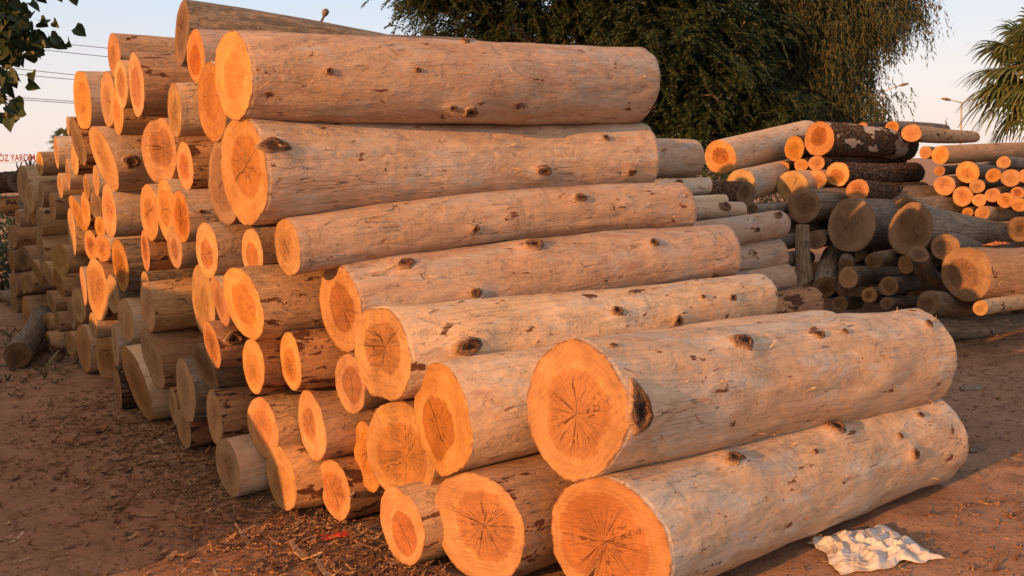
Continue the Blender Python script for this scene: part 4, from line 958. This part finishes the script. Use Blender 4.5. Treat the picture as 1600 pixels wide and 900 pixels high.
# ------------------------------------------------------------------ made-up sawdust heap out of view, added to shade the pile's lower left
HP = [(3.11, 0), (3.16, 1.0), (3.23, 1.3), (3.76, 1.66), (4.16, 1.89), (5.66, 1.97), (6.06, 1.72), (6.36, 1.45), (7.06, 1.5), (7.36, 2.1), (7.76, 2.55), (8.76, 2.75), (11.26, 2.95), (13.26, 2.6), (15.26, 0)]  # crest profile shaped to give the wanted shadow edge on the pile
def hp(t_):
    for (a, b), (c, d) in zip(HP, HP[1:]):
        if a <= t_ <= c: return b+(d-b)*(t_-a)/(c-a)
    return 0
V, F = [], []
ns, ntt = 26, 200
for j in range(ntt+1):
    t_ = 3.11+12.15*j/ntt
    for i in range(ns+1):
        u = i/ns*2-1
        h = hp(t_)
        s = -3.6+u*(.9+h*.45)
        z = h*max(0, math.cos(u*math.pi/2))**.8
        z += .05*noise.noise((s*2, t_*2, 0))*min(1, h)*(1-abs(u))
        x, y = W(s, t_); V.append((x, y, z-.02))
for j in range(ntt):
    for i in range(ns):
        a = j*(ns+1)+i; F.append((a, a+1, a+ns+2, a+ns+1))
o = mesh_obj('shadow_heap', V, F, plain('sawdust', (.36, .24, .14), .95, .25, 8, .1, .6, .02))
tag(o, 'unseen made-up heap of sawdust, added to shade the lower left of the pile', 'heap')

# ------------------------------------------------------------------ foliage tools
def leaf_mat(name, stops, trans=.25, rough=.6):
    t = NT(name)
    ge = t.n('ShaderNodeNewGeometry'); cr = t.n('ShaderNodeValToRGB')
    el = cr.color_ramp.elements
    el[0].color = (*stops[0], 1); el[-1].color = (*stops[-1], 1)
    for i, c in enumerate(stops[1:-1]):
        e = el.new((i+1)/(len(stops)-1)); e.color = (*c, 1)
    t.l(ge.outputs['Random Per Island'], cr.inputs[0])
    t.done(cr.outputs[0], rough, None, .3)
    tr = t.n('ShaderNodeBsdfTranslucent'); t.l(cr.outputs[0], tr.inputs[0])
    mx = t.n('ShaderNodeMixShader'); mx.inputs[0].default_value = trans
    t.l(t.b.outputs[0], mx.inputs[1]); t.l(tr.outputs[0], mx.inputs[2]); t.l(mx.outputs[0], t.out.inputs[0])
    return t.m
m_trunk = stem_mat('tree_bark', (.10, .075, .055), (.15, .115, .085), .40, (.06, .045, .03), .05, .4, 1.0)
def nrmz(a): return a/np.maximum(1e-9, np.linalg.norm(a, axis=-1, keepdims=True))
def leaf_quads(P, D, U, l, w):
    """diamond leaves at P along D with face normal ~U"""
    S = nrmz(np.cross(D, U)); l = l[:, None]; w = w[:, None]
    a = P; b = P + D*l*.45 + S*w*.5; c = P + D*l; d = P + D*l*.45 - S*w*.5
    V = np.stack([a, b, c, d], 1).reshape(-1, 3)
    return V, np.arange(len(V)).reshape(-1, 4)
def limb(rs, p0, p1, r0, r1, n=7, wob=.12):
    p0, p1 = Vector(p0), Vector(p1); L = (p1-p0).length; path = []
    for i in range(n+1):
        u = i/n
        q = p0.lerp(p1, u) + Vector((rs.gauss(0, wob*L*.25), rs.gauss(0, wob*L*.25), rs.gauss(0, wob*L*.15)))*math.sin(math.pi*u)
        path.append(q)
    return tube(path, [r0+(r1-r0)*i/n for i in range(n+1)], 8)

def big_tree(name, base, th_, clumps, kind, label, mat, seed, nspray):
    """clumps: (x, y, z, rx, rz) in world space"""
    rs = random.Random(seed); g = np.random.default_rng(seed)
    root = thing(name, base, label, 'tree')
    b = Vector(base); fork = b + Vector((0, 0, th_))
    parts = [limb(rs, (0, 0, -.2), fork-b, .30, .22, 6, .05)]
    for (x, y, z, rx, rz) in clumps:
        e = Vector((x, y, z))
        parts.append(limb(rs, fork-b, e-b, .13, .03, 8, .16))
        for _ in range(3):
            e2 = e + Vector((rs.gauss(0, rx*.5), rs.gauss(0, rx*.5), rs.gauss(0, rz*.4)))
            parts.append(limb(rs, fork.lerp(e, rs.uniform(.5, .85))-b, e2-b, .045, .012, 5, .15))
    V, F = join(parts); mesh_obj('trunk', V, F, m_trunk, root)
    PV = []
    tot = sum(c[3]*c[3]*c[4] for c in clumps)**1.0
    wsum = sum((c[3]*c[4]) for c in clumps)
    for (x, y, z, rx, rz) in clumps:
        n = int(nspray*rx*rz/wsum)
        d = nrmz(g.normal(size=(n, 3))); rad = g.uniform(.25, 1, n)**(1/2.2)
        gap = np.array([noise.noise((float(q[0])*2.3+x, float(q[1])*2.3, float(q[2])*2.3+z)) for q in d])
        rad *= 1 + .38*gap
        P = np.array([x, y, z]) + d*rad[:, None]*np.array([rx, rx, rz])
        # sprays gather on boughs, leaving gaps between them
        nb = max(8, int(26*rx*rz)); bd = nrmz(g.normal(size=(nb, 3)))
        bc = np.array([x, y, z]) + bd*g.uniform(.45, 1.05, nb)[:, None]*np.array([rx, rx, rz])
        pick = g.integers(0, nb, n); sg_ = .20 if kind == 'pinnate' else .17
        P = .10*P + .90*(bc[pick] + g.normal(size=(n, 3))*np.array([sg_*1.5, sg_*1.5, sg_*.75]))
        d = nrmz(.5*d + bd[pick])
        if kind == 'pinnate':
            D = nrmz(d*np.array([1, 1, .45]) + g.normal(size=(n, 3))*.45)
            Lr = g.uniform(.28, .55, n); m = 11
            for k in range(m):
                u = (k+.5)/m
                pos = P + D*(Lr*u)[:, None]; pos[:, 2] -= Lr*u*u*.55
                T_ = D.copy(); T_[:, 2] -= 1.1*u; T_ = nrmz(T_)
                up = np.tile([0, 0, 1.], (n, 1)); S = nrmz(np.cross(T_, up))
                for sg in (-1, 1):
                    dl = nrmz(T_*.62 + S*sg + np.array([0, 0, -.30]) + g.normal(size=(n, 3))*.12)
                    PV.append((pos, dl, nrmz(up+g.normal(size=(n, 3))*.25), g.uniform(.10, .17, n)*(1-.35*abs(u-.4)), g.uniform(.034, .055, n)))
        else:
            Lr = g.uniform(.5, 1.25, n); m = 13
            D = nrmz(d*np.array([1, 1, .1]) + g.normal(size=(n, 3))*.3)
            sway = g.normal(size=(n, 3))*.10
            for k in range(m):
                u = (k+.5)/m
                pos = P + D*(.30*math.sin(u*1.4)) + sway*u
                pos[:, 2] -= Lr*u*u*.9 + .05*u
                dl = nrmz(np.tile([0, 0, -1.], (n, 1)) + g.normal(size=(n, 3))*.42 + D*.25)
                PV.append((pos, dl, nrmz(g.normal(size=(n, 3))), g.uniform(.11, .20, n), g.uniform(.022, .036, n)))
    P = np.concatenate([q[0] for q in PV]); D = np.concatenate([q[1] for q in PV]); U = np.concatenate([q[2] for q in PV])
    l = np.concatenate([q[3] for q in PV]); w = np.concatenate([q[4] for q in PV])
    V, F = leaf_quads(P-np.array(base), D, U, l, w)
    np_mesh('crown', V, F, mat, root)
    return root

m_acacia = leaf_mat('pinnate_leaves', [(.036, .066, .032), (.054, .092, .044), (.078, .118, .054), (.110, .122, .058)], .45)
m_willow = leaf_mat('drooping_leaves', [(.050, .074, .040), (.076, .100, .052), (.104, .118, .062), (.145, .125, .070)], .45)
cl1 = [(-1.35, 21.5, 5.9, 1.25, .7), (-.3, 21.8, 6.6, 1.5, 1.1), (-.9, 22.4, 5.25, 1.2, .5), (.6, 21.6, 5.6, 1.6, 1.0), (.9, 22, 7.6, 2, 1.4), (2.3, 21.4, 6.2, 1.7, 1.1),
       (3.4, 21.6, 5.4, 1.5, 1.1), (4.6, 21.8, 4.7, 1.5, 1.1), (3.6, 21.2, 4.2, 1.4, 1.0), (5.0, 21.5, 3.5, 1.4, 1.0), (3.2, 21.7, 3.2, 1.3, .9), (2.0, 22.2, 4.9, 1.4, .9),
       (4.3, 22.2, 2.5, 1.5, .8), (5.9, 22, 2.7, 1.2, .8), (2.8, 22.5, 7.6, 1.8, 1.2), (4.2, 22.4, 6.6, 1.5, 1.2), (-.2, 22.6, 4.85, 1.2, .5), (5.5, 22.3, 4.4, 1.2, 1)]
big_tree('broad_tree', (2.0, 22.5, 0), 3.2, cl1, 'pinnate', 'broad dark green tree with feathery drooping leaves behind the main pile', m_acacia, 11, 17000)
cl2 = [(6.4, 24, 7.6, 1.7, 1.5), (7.9, 24, 8.2, 1.9, 1.5), (9.0, 24, 7.2, 1.1, 1.2), (10.1, 23.8, 5.9, .7, .5), (7.2, 23.6, 6.1, 1.6, 1.3), (8.7, 23.6, 5.7, 1.6, 1.3), (6.7, 23.5, 4.6, 1.4, 1.2),
       (8.0, 23.5, 4.2, 1.5, 1.3), (8.45, 23.7, 4.3, .8, 1.1), (7.1, 23.4, 3.1, 1.4, 1.0), (8.4, 23.4, 2.8, 1.3, 1.0), (8.5, 23.8, 2.9, .6, .8), (10.4, 23.9, 5.3, .4, .35), (6.2, 23.8, 2.4, 1.2, .8), (8.85, 24, 5.3, .7, .9)]
big_tree('willow_tree', (7.9, 24.2, 0), 3.0, cl2, 'strand', 'tall tree with long hanging strands of leaves, right of the broad dark tree', m_willow, 12, 15000)

# low dark shrubs closing the yard behind the right stack and at the left edge
def shrub(name, base, rx, rz, label, seed, n, mat, lw=(.07, .12)):
    g = np.random.default_rng(seed); rs = random.Random(seed)
    root = thing(name, base, label, 'shrub')
    parts = [limb(rs, (rs.gauss(0, .05), rs.gauss(0, .05), -.1), (rs.gauss(0, rx*.5), rs.gauss(0, rx*.4), rz*rs.uniform(.8, 1.5)), .03, .008, 5) for _ in range(9)]
    V, F = join(parts); mesh_obj('stem', V, F, m_trunk, root)
    d = nrmz(g.normal(size=(n, 3))); rad = g.uniform(.2, 1, n)**.5
    gap = np.array([noise.noise((float(q[0])*2.6+seed, float(q[1])*2.6, float(q[2])*2.6)) for q in d])
    P = d*(rad*(1+.45*gap))[:, None]*np.array([rx, rx*.8, rz]) + np.array([0, 0, rz*.95]); P[:, 2] = np.maximum(P[:, 2], .03)
    V, F = leaf_quads(P, nrmz(d+g.normal(size=(n, 3))*.8), nrmz(g.normal(size=(n, 3))), g.uniform(*lw, n), g.uniform(.025, .05, n))
    np_mesh('foliage', V, F, mat, root)
shrub('shrub', (3.4, 19.4, 0), 2.2, 1.05, 'dark low shrub under the broad tree behind the pinkish logs', 21, 5200, m_acacia)
shrub('shrub', (6.6, 20.6, 0), 2.2, 1.10, 'dark low shrub under the hanging strands of the willow like tree', 22, 5200, m_acacia)
shrub('shrub', (-10.6, 17.5, 0), 1.5, .8, 'dull green shrub behind the far left end of the pile', 23, 3600, m_acacia)
shrub('shrub', (-6.85, 12.2, 0), .5, .42, 'small leafy shrub at the left frame edge behind the old grey log', 24, 1500, m_willow)

# ------------------------------------------------------------------ leafy branch reaching in at the top left, tree stands outside the frame
def heart_leaf(P, D, N_, s):
    D = D.normalized(); S = D.cross(N_).normalized(); N_ = S.cross(D)
    o = [(0, 0), (.42, -.10), (.56, .20), (.40, .58), (0, 1.08), (-.40, .58), (-.56, .20), (-.42, -.10)]
    V = [P + S*(x*s) + D*(y*s) + N_*(abs(x)*.30*s - .12*s*y*y) for x, y in o] + [P + D*(.5*s) - N_*(.05*s)]
    return V, [(0, 1, 2, 8), (8, 2, 3, 4), (0, 8, 6, 7), (8, 4, 5, 6)]
root = thing('leafy_tree', (-10.2, 10.2, 0), 'tree with dark heart shaped leaves reaching in at the top left corner', 'tree')
b0 = Vector((-10.2, 10.2, 0)); rs = random.Random(5)
V, F = join([limb(rs, (0, 0, -.2), (.1, 0, 4.4), .15, .09, 6, .05), limb(rs, (.1, 0, 4.4), (-.3, .3, 7.6), .08, .03)]); mesh_obj('trunk', V, F, m_trunk, root)
twigs, leaves = [], []
def spray(p0, p1, n, s=.118, sp=.10):
    p0, p1 = Vector(p0), Vector(p1)
    twigs.append(limb(rs, p0-b0, p1-b0, .012, .003, 6, .12))
    for i in range(n):
        u = rs.uniform(.15, 1.02)
        p = p0.lerp(p1, u) + Vector((rs.gauss(0, sp), rs.gauss(0, sp*1.3), rs.gauss(0, sp*.8)))
        d = Vector((rs.gauss(.25, .5), rs.gauss(0, .5), rs.uniform(-1.2, -.1)))
        N_ = Vector((rs.gauss(0, .7), -1+rs.gauss(0, .5), rs.gauss(.3, .5)))
        leaves.append(heart_leaf(p-b0, d, N_, s*rs.uniform(.75, 1.2)))
twigs.append(limb(rs, (.1, 0, 4.0), Vector((-5.40, 9.16, 3.46))-b0, .05, .02, 8, .06))
twigs.append(limb(rs, (.1, 0, 3.3), Vector((-5.50, 9.00, 2.81))-b0, .035, .014, 8, .06))
spray((-5.42, 9.16, 3.46), (-4.48, 9.00, 2.97), 96, .118, 0.123)
spray((-5.33, 9.16, 3.60), (-4.55, 9.16, 3.56), 69, .118, 0.131)
spray((-5.25, 9.00, 3.30), (-4.68, 9.00, 2.94), 78, .118, 0.123)
spray((-5.33, 9.33, 3.10), (-4.93, 9.16, 2.83), 51, .118, 0.098)
spray((-5.66, 9.00, 3.76), (-4.84, 9.16, 3.84), 69, .118, 0.164)
spray((-5.50, 9.00, 2.81), (-4.71, 8.92, 2.55), 22, .118, 0.065)
spray((-5.42, 9.00, 2.70), (-4.75, 8.92, 2.32), 27, .118, 0.065)
spray((-5.42, 9.00, 2.48), (-4.84, 8.92, 2.19), 19, .118, 0.049)
spray((-5.9, 9.2, 3.5), (-4.95, 9.1, 3.25), 90, .118, .16); spray((-5.8, 9.2, 3.2), (-5.0, 9.1, 2.98), 70, .118, .13); spray((-5.6, 9.3, 4.0), (-4.6, 9.2, 3.75), 70, .118, .15)
V, F = join(twigs); mesh_obj('branch', V, F, m_trunk, root)
V, F = join(leaves); mesh_obj('crown', V, F, leaf_mat('heart_leaves', [(.016, .032, .010), (.024, .044, .013), (.034, .056, .018)], .12, .5), root, False)

# ------------------------------------------------------------------ palms
m_frond = leaf_mat('fan_palm_leaf', [(.075, .12, .05), (.13, .18, .075), (.19, .21, .09)], .4, .5)
def fan_palm(name, base, h, crown_r, nf, label, seed, leaf=1.0):
    rs = random.Random(seed)
    root = thing(name, base, label, 'palm tree')
    mesh_obj('trunk', *limb(rs, (0, 0, -.2), (0, 0, h), .20*leaf, .15*leaf, 10, .01), m_trunk, root)
    pet, bl = [], []
    for k in range(nf):
        az = k*2.39996 + rs.uniform(-.2, .2); el = 1.25 - 2.05*(k/nf) + rs.uniform(-.1, .1)
        d = Vector((math.cos(az)*math.cos(el), math.sin(az)*math.cos(el), math.sin(el)))
        pl = crown_r*rs.uniform(.55, .75)
        c = Vector((0, 0, h)) + d*pl - Vector((0, 0, .12*pl))
        pet.append(tube([Vector((0, 0, h)), Vector((0, 0, h))+d*pl*.5+Vector((0, 0, .03)), c], [.022*leaf, .016*leaf, .012*leaf], 5))
        side = d.cross(Vector((0, 0, 1))).normalized(); nrm = side.cross(d)
        tilt = nrm*.35
        ns_ = 30
        for i in range(ns_):
            a = (i/(ns_-1)-.5)*3.9
            dd = (d*math.cos(a) + side*math.sin(a) - tilt*.3*abs(math.sin(a))).normalized()
            L = leaf*rs.uniform(.50, .64)*(1-.22*abs(a)/2)
            w = .062*leaf
            s2 = dd.cross(nrm).normalized()
            droop = Vector((0, 0, -1))
            prev = None; pts = []
            for q in (0, .35, .62, .82, 1.0):
                ww = w*(.35+1.3*q if q < .4 else 1-(q-.4)*1.45)
                p = c + dd*(L*q) + droop*(L*(q**3)*.42) + nrm*.015*math.sin(i*3)
                pts += [p - s2*max(.001, ww*.5), p + s2*max(.001, ww*.5)]
            fs = [(2*j, 2*j+1, 2*j+3, 2*j+2) for j in range(4)]
            bl.append((pts, fs))
    V, F = join(pet); mesh_obj('petiole', V, F, plain('palm_petiole', (.22, .17, .07), .7), root)
    V, F = join(bl); mesh_obj('crown', V, F, m_frond, root, False)
fan_palm('fan_palm', (9.62, 16.0, 0), 3.05, 1.25, 44, 'green fan palm with spiky leaves at the right frame edge', 31, 1.4)
fan_palm('fan_palm', (-22.85, 47, 0), 3.75, .75, 22, 'small distant palm just left of the main pile', 32, .8)

# ------------------------------------------------------------------ street lamps, wires, far sign
m_metal = plain('galvanised_steel', (.34, .34, .35), .5, .1, 30)
m_lampdark = plain('lamp_housing', (.16, .13, .11), .6, .1, 30)
def double_lamp(x, y, h, label, aw=.85, tilt=0):
    root = thing('street_lamp', (x, y, 0), label, 'street lamp', 'double armed street lamps beyond the right stack')
    mesh_obj('pole', *tube([(0, 0, 0), (0, 0, h*.5), (0, 0, h)], [.10, .075, .05], 10), m_metal, root)
    for sg, w in ((-1, aw), (1, aw*1.35)):
        e = Vector((sg*w, 0, h+.30*w if sg > 0 else h+.25*w))
        a = mesh_obj('arm', *tube([(0, 0, h-.02), e*.5+Vector((0, 0, h*.5)), e], .035, 8), m_metal, root)
        hd = tube([e+Vector((sg*-.1, 0, -.03)), e+Vector((sg*.15, 0, .03)), e+Vector((sg*.5, 0, .09))], [.05, .11, .05], 10)
        mesh_obj('lamp_head', *hd, m_lampdark, root)
double_lamp(24.8, 60, 5.9, 'distant double armed street lamp beside the hanging leaves of the tall tree')
double_lamp(30.0, 60, 5.0, 'distant double armed street lamp left of the fan palm')
root = thing('floodlight_pole', (-4.57, 22, 0), 'leaning lamp with an oval head showing above the topmost log', 'street lamp')
mesh_obj('pole', *tube([(0, 0, 0), (0, 0, 4.4), (.05, 0, 4.9), (.30, 0, 5.30)], [.06, .045, .034, .028], 8), m_lampdark, root)
mesh_obj('lamp_head', *tube([(.29, 0, 5.28), (.31, 0, 5.33), (.34, 0, 5.39), (.37, 0, 5.44), (.385, 0, 5.47)], [.02, .06, .085, .07, .03], 12), m_lampdark, root)
mesh_obj('floodlight', *tube([(-.26, -.05, 5.02), (-.22, -.05, 5.02), (-.14, -.05, 5.02)], [.05, .06, .05], 8), plain('white_housing', (.7, .7, .68), .5), root)
mesh_obj('bracket', *tube([(-.2, 0, 5.0), (0, 0, 4.88)], .014, 6), m_lampdark, root)

# two wooden poles (one outside the frame, one hidden behind the pile) carry three pairs of wires
PA, PB = Vector((-30, 30, 0)), Vector((-2.5, 41, 0))
for nm, p, lb, h in (('utility_pole', PA, 'wooden utility pole left of the yard', 9.2), ('utility_pole', PB, 'wooden utility pole behind the main pile', 7.6)):
    root = thing(nm, p, lb, 'utility pole')
    mesh_obj('pole', *tube([(0, 0, 0), (0, 0, h)], [.14, .10], 12), m_trunk, root)
m_wire = plain('wire', (.10, .10, .11), .6, .1, 5)
WIRES = ['top wire of the highest pair of power lines left of the pile',
         'lower wire of the highest pair of power lines left of the pile',
         'top wire of the middle pair of power lines left of the pile',
         'lower wire of the middle pair of power lines left of the pile',
         'top wire of the lowest pair of power lines left of the pile',
         'bottom wire of the lowest pair of power lines left of the pile']
WZ = [(8.55, 6.03), (8.42, 5.52), (7.62, 4.68), (7.26, 4.69), (6.21, 4.09), (6.08, 4.08)]
for lb, (za, zb) in zip(WIRES, WZ):
    path = []
    for i in range(25):
        u = i/24; p = PA.lerp(PB, u); z = za+(zb-za)*u - .5*math.sin(math.pi*u)
        path.append((p.x-PA.x, p.y-PA.y, z))
    o = mesh_obj('power_line', *tube(path, .013, 5), m_wire); o.location = PA
    tag(o, lb, 'power line', 'power lines left of the pile')

# far roof sign on posts
root = thing('roof_sign', (-32.8, 60, 0), 'distant sign with red letters OZ YARDIM low in the sky at far left', 'sign')
root['label'] = 'distant sign with red letters \u00d6Z YARDIM low in the sky at far left'
cu = bpy.data.curves.new('letters', 'FONT'); cu.body = '\u00d6Z YARDIM'; cu.size = .62; cu.extrude = .03; cu.align_x = 'LEFT'; cu.offset = .012
tmp = bpy.data.objects.new('letters', cu); C.objects.link(tmp)
bpy.context.view_layer.update()
me = bpy.data.meshes.new_from_object(tmp.evaluated_get(bpy.context.evaluated_depsgraph_get()))
bpy.data.objects.remove(tmp)
me.materials.clear(); me.materials.append(plain('red_letter_paint', (.46, .10, .10), .5, .1, 3))
xsv = [v_.co.x for v_ in me.vertices]; wd = max(xsv)-min(xsv)
lo = bpy.data.objects.new('lettering', me); C.objects.link(lo); lo.parent = root
lo.rotation_euler = (R(90), 0, R(28)); lo.scale = (2.12/wd, 1, 1); lo.location = (-.75, -.2, 3.14)
ca, sa = math.cos(R(28)), math.sin(R(28))
def sg(x, z, o=0): return (x*ca, x*sa+.1+o, z)
m_board = plain('pale_board', (.62, .50, .46), .7, .05, 3)
fr = [tube([sg(-1.1, 3.05), sg(1.2, 3.05)], .012, 6), tube([sg(-1.15, 2.4), sg(-1.15, 3.75)], .05, 6)]
V, F = join(fr); mesh_obj('frame', V, F, plain('red_frame', (.50, .32, .30), .6), root)
for x in (-1.0, 1.0): mesh_obj('post', *tube([sg(x, 0, .1), sg(x, 3.6, .1)], .05, 8), m_metal, root)

# ------------------------------------------------------------------ sky, sun, camera
SUN_EL, SUN_AZ = 12.0, 32.5 + 10.5          # light travels along azimuth SUN_AZ from +x
w = bpy.data.worlds.new('World'); scene.world = w; w.use_nodes = True
nt_ = w.node_tree; nt_.nodes.clear()
wo = nt_.nodes.new('ShaderNodeOutputWorld'); bg = nt_.nodes.new('ShaderNodeBackground')
sky = nt_.nodes.new('ShaderNodeTexSky'); sky.sky_type = 'NISHITA'; sky.sun_disc = False
sky.sun_elevation = R(SUN_EL); sky.air_density = 1.0; sky.dust_density = 2.0; sky.ozone_density = 1.5
ang = R(SUN_AZ); sv = Vector((-math.cos(ang), -math.sin(ang)))        # towards the sun
sky.sun_rotation = math.atan2(sv.x, sv.y)
# evening haze: pink low down, pale blue above
tcw = nt_.nodes.new('ShaderNodeTexCoord'); sp_ = nt_.nodes.new('ShaderNodeSeparateXYZ')
nt_.links.new(tcw.outputs['Generated'], sp_.inputs[0])
cr = nt_.nodes.new('ShaderNodeValToRGB'); nt_.links.new(sp_.outputs['Z'], cr.inputs[0])
el = cr.color_ramp.elements
el[0].position = 0.0; el[0].color = (*(8.3, 6.6, 5.8), 1); el[1].position = .6; el[1].color = (*(3.0, 3.4, 4.0), 1)
e = el.new(.09); e.color = (*(7.5, 6.7, 6.5), 1)
e = el.new(.21); e.color = (*(5.0, 6.3, 7.7), 1)
mx = nt_.nodes.new('ShaderNodeMix'); mx.data_type = 'RGBA'; mx.inputs[0].default_value = .82
# warm glow of the low sun, behind the camera
dt = nt_.nodes.new('ShaderNodeVectorMath'); dt.operation = 'DOT_PRODUCT'
nt_.links.new(tcw.outputs['Generated'], dt.inputs[0]); dt.inputs[1].default_value = (sv.x, sv.y, .1)
gr = nt_.nodes.new('ShaderNodeMapRange'); gr.interpolation_type = 'SMOOTHSTEP'
nt_.links.new(dt.outputs['Value'], gr.inputs[0]); gr.inputs[1].default_value = -.45; gr.inputs[2].default_value = 1.0
gm = nt_.nodes.new('ShaderNodeMix'); gm.data_type = 'RGBA'
nt_.links.new(gr.outputs[0], gm.inputs[0]); nt_.links.new(cr.outputs[0], gm.inputs[6]); gm.inputs[7].default_value = (*(8.0, 5.2, 3.3), 1)
nt_.links.new(sky.outputs[0], mx.inputs[6]); nt_.links.new(gm.outputs[2], mx.inputs[7])
nt_.links.new(mx.outputs[2], bg.inputs[0]); bg.inputs[1].default_value = .10
nt_.links.new(bg.outputs[0], wo.inputs[0])

sun = bpy.data.lights.new('sun', 'SUN'); sun.energy = 5.0; sun.color = (1.0, 0.4, 0.12); sun.angle = R(.55)
so = bpy.data.objects.new('sun', sun); C.objects.link(so)
dirv = Vector((math.cos(ang)*math.cos(R(SUN_EL)), math.sin(ang)*math.cos(R(SUN_EL)), -math.sin(R(SUN_EL))))
so.rotation_mode = 'QUATERNION'; so.rotation_quaternion = dirv.to_track_quat('-Z', 'Y'); so.location = (-20, -15, 10)

cam = bpy.data.cameras.new('camera'); co = bpy.data.objects.new('camera', cam); C.objects.link(co)
cam.sensor_width = 36; cam.lens = 36*1400/1600; cam.clip_start = .05; cam.clip_end = 3000
p = math.atan(185/1400); roll = R(1.8)
right0, fwd, up0 = Vector((1, 0, 0)), Vector((0, math.cos(p), -math.sin(p))), Vector((0, math.sin(p), math.cos(p)))
rt = right0*math.cos(roll) - up0*math.sin(roll); upv = right0*math.sin(roll) + up0*math.cos(roll)
M = Matrix((rt, upv, -fwd)).transposed().to_4x4(); M.translation = Vector((0, 0, 1.55))
co.matrix_world = M; scene.camera = co
scene.view_settings.view_transform = 'Standard'; scene.view_settings.look = 'None'
scene.view_settings.exposure = 0.48; scene.view_settings.gamma = 1; scene.view_settings.use_curve_mapping = False
scene.render.engine = 'CYCLES'
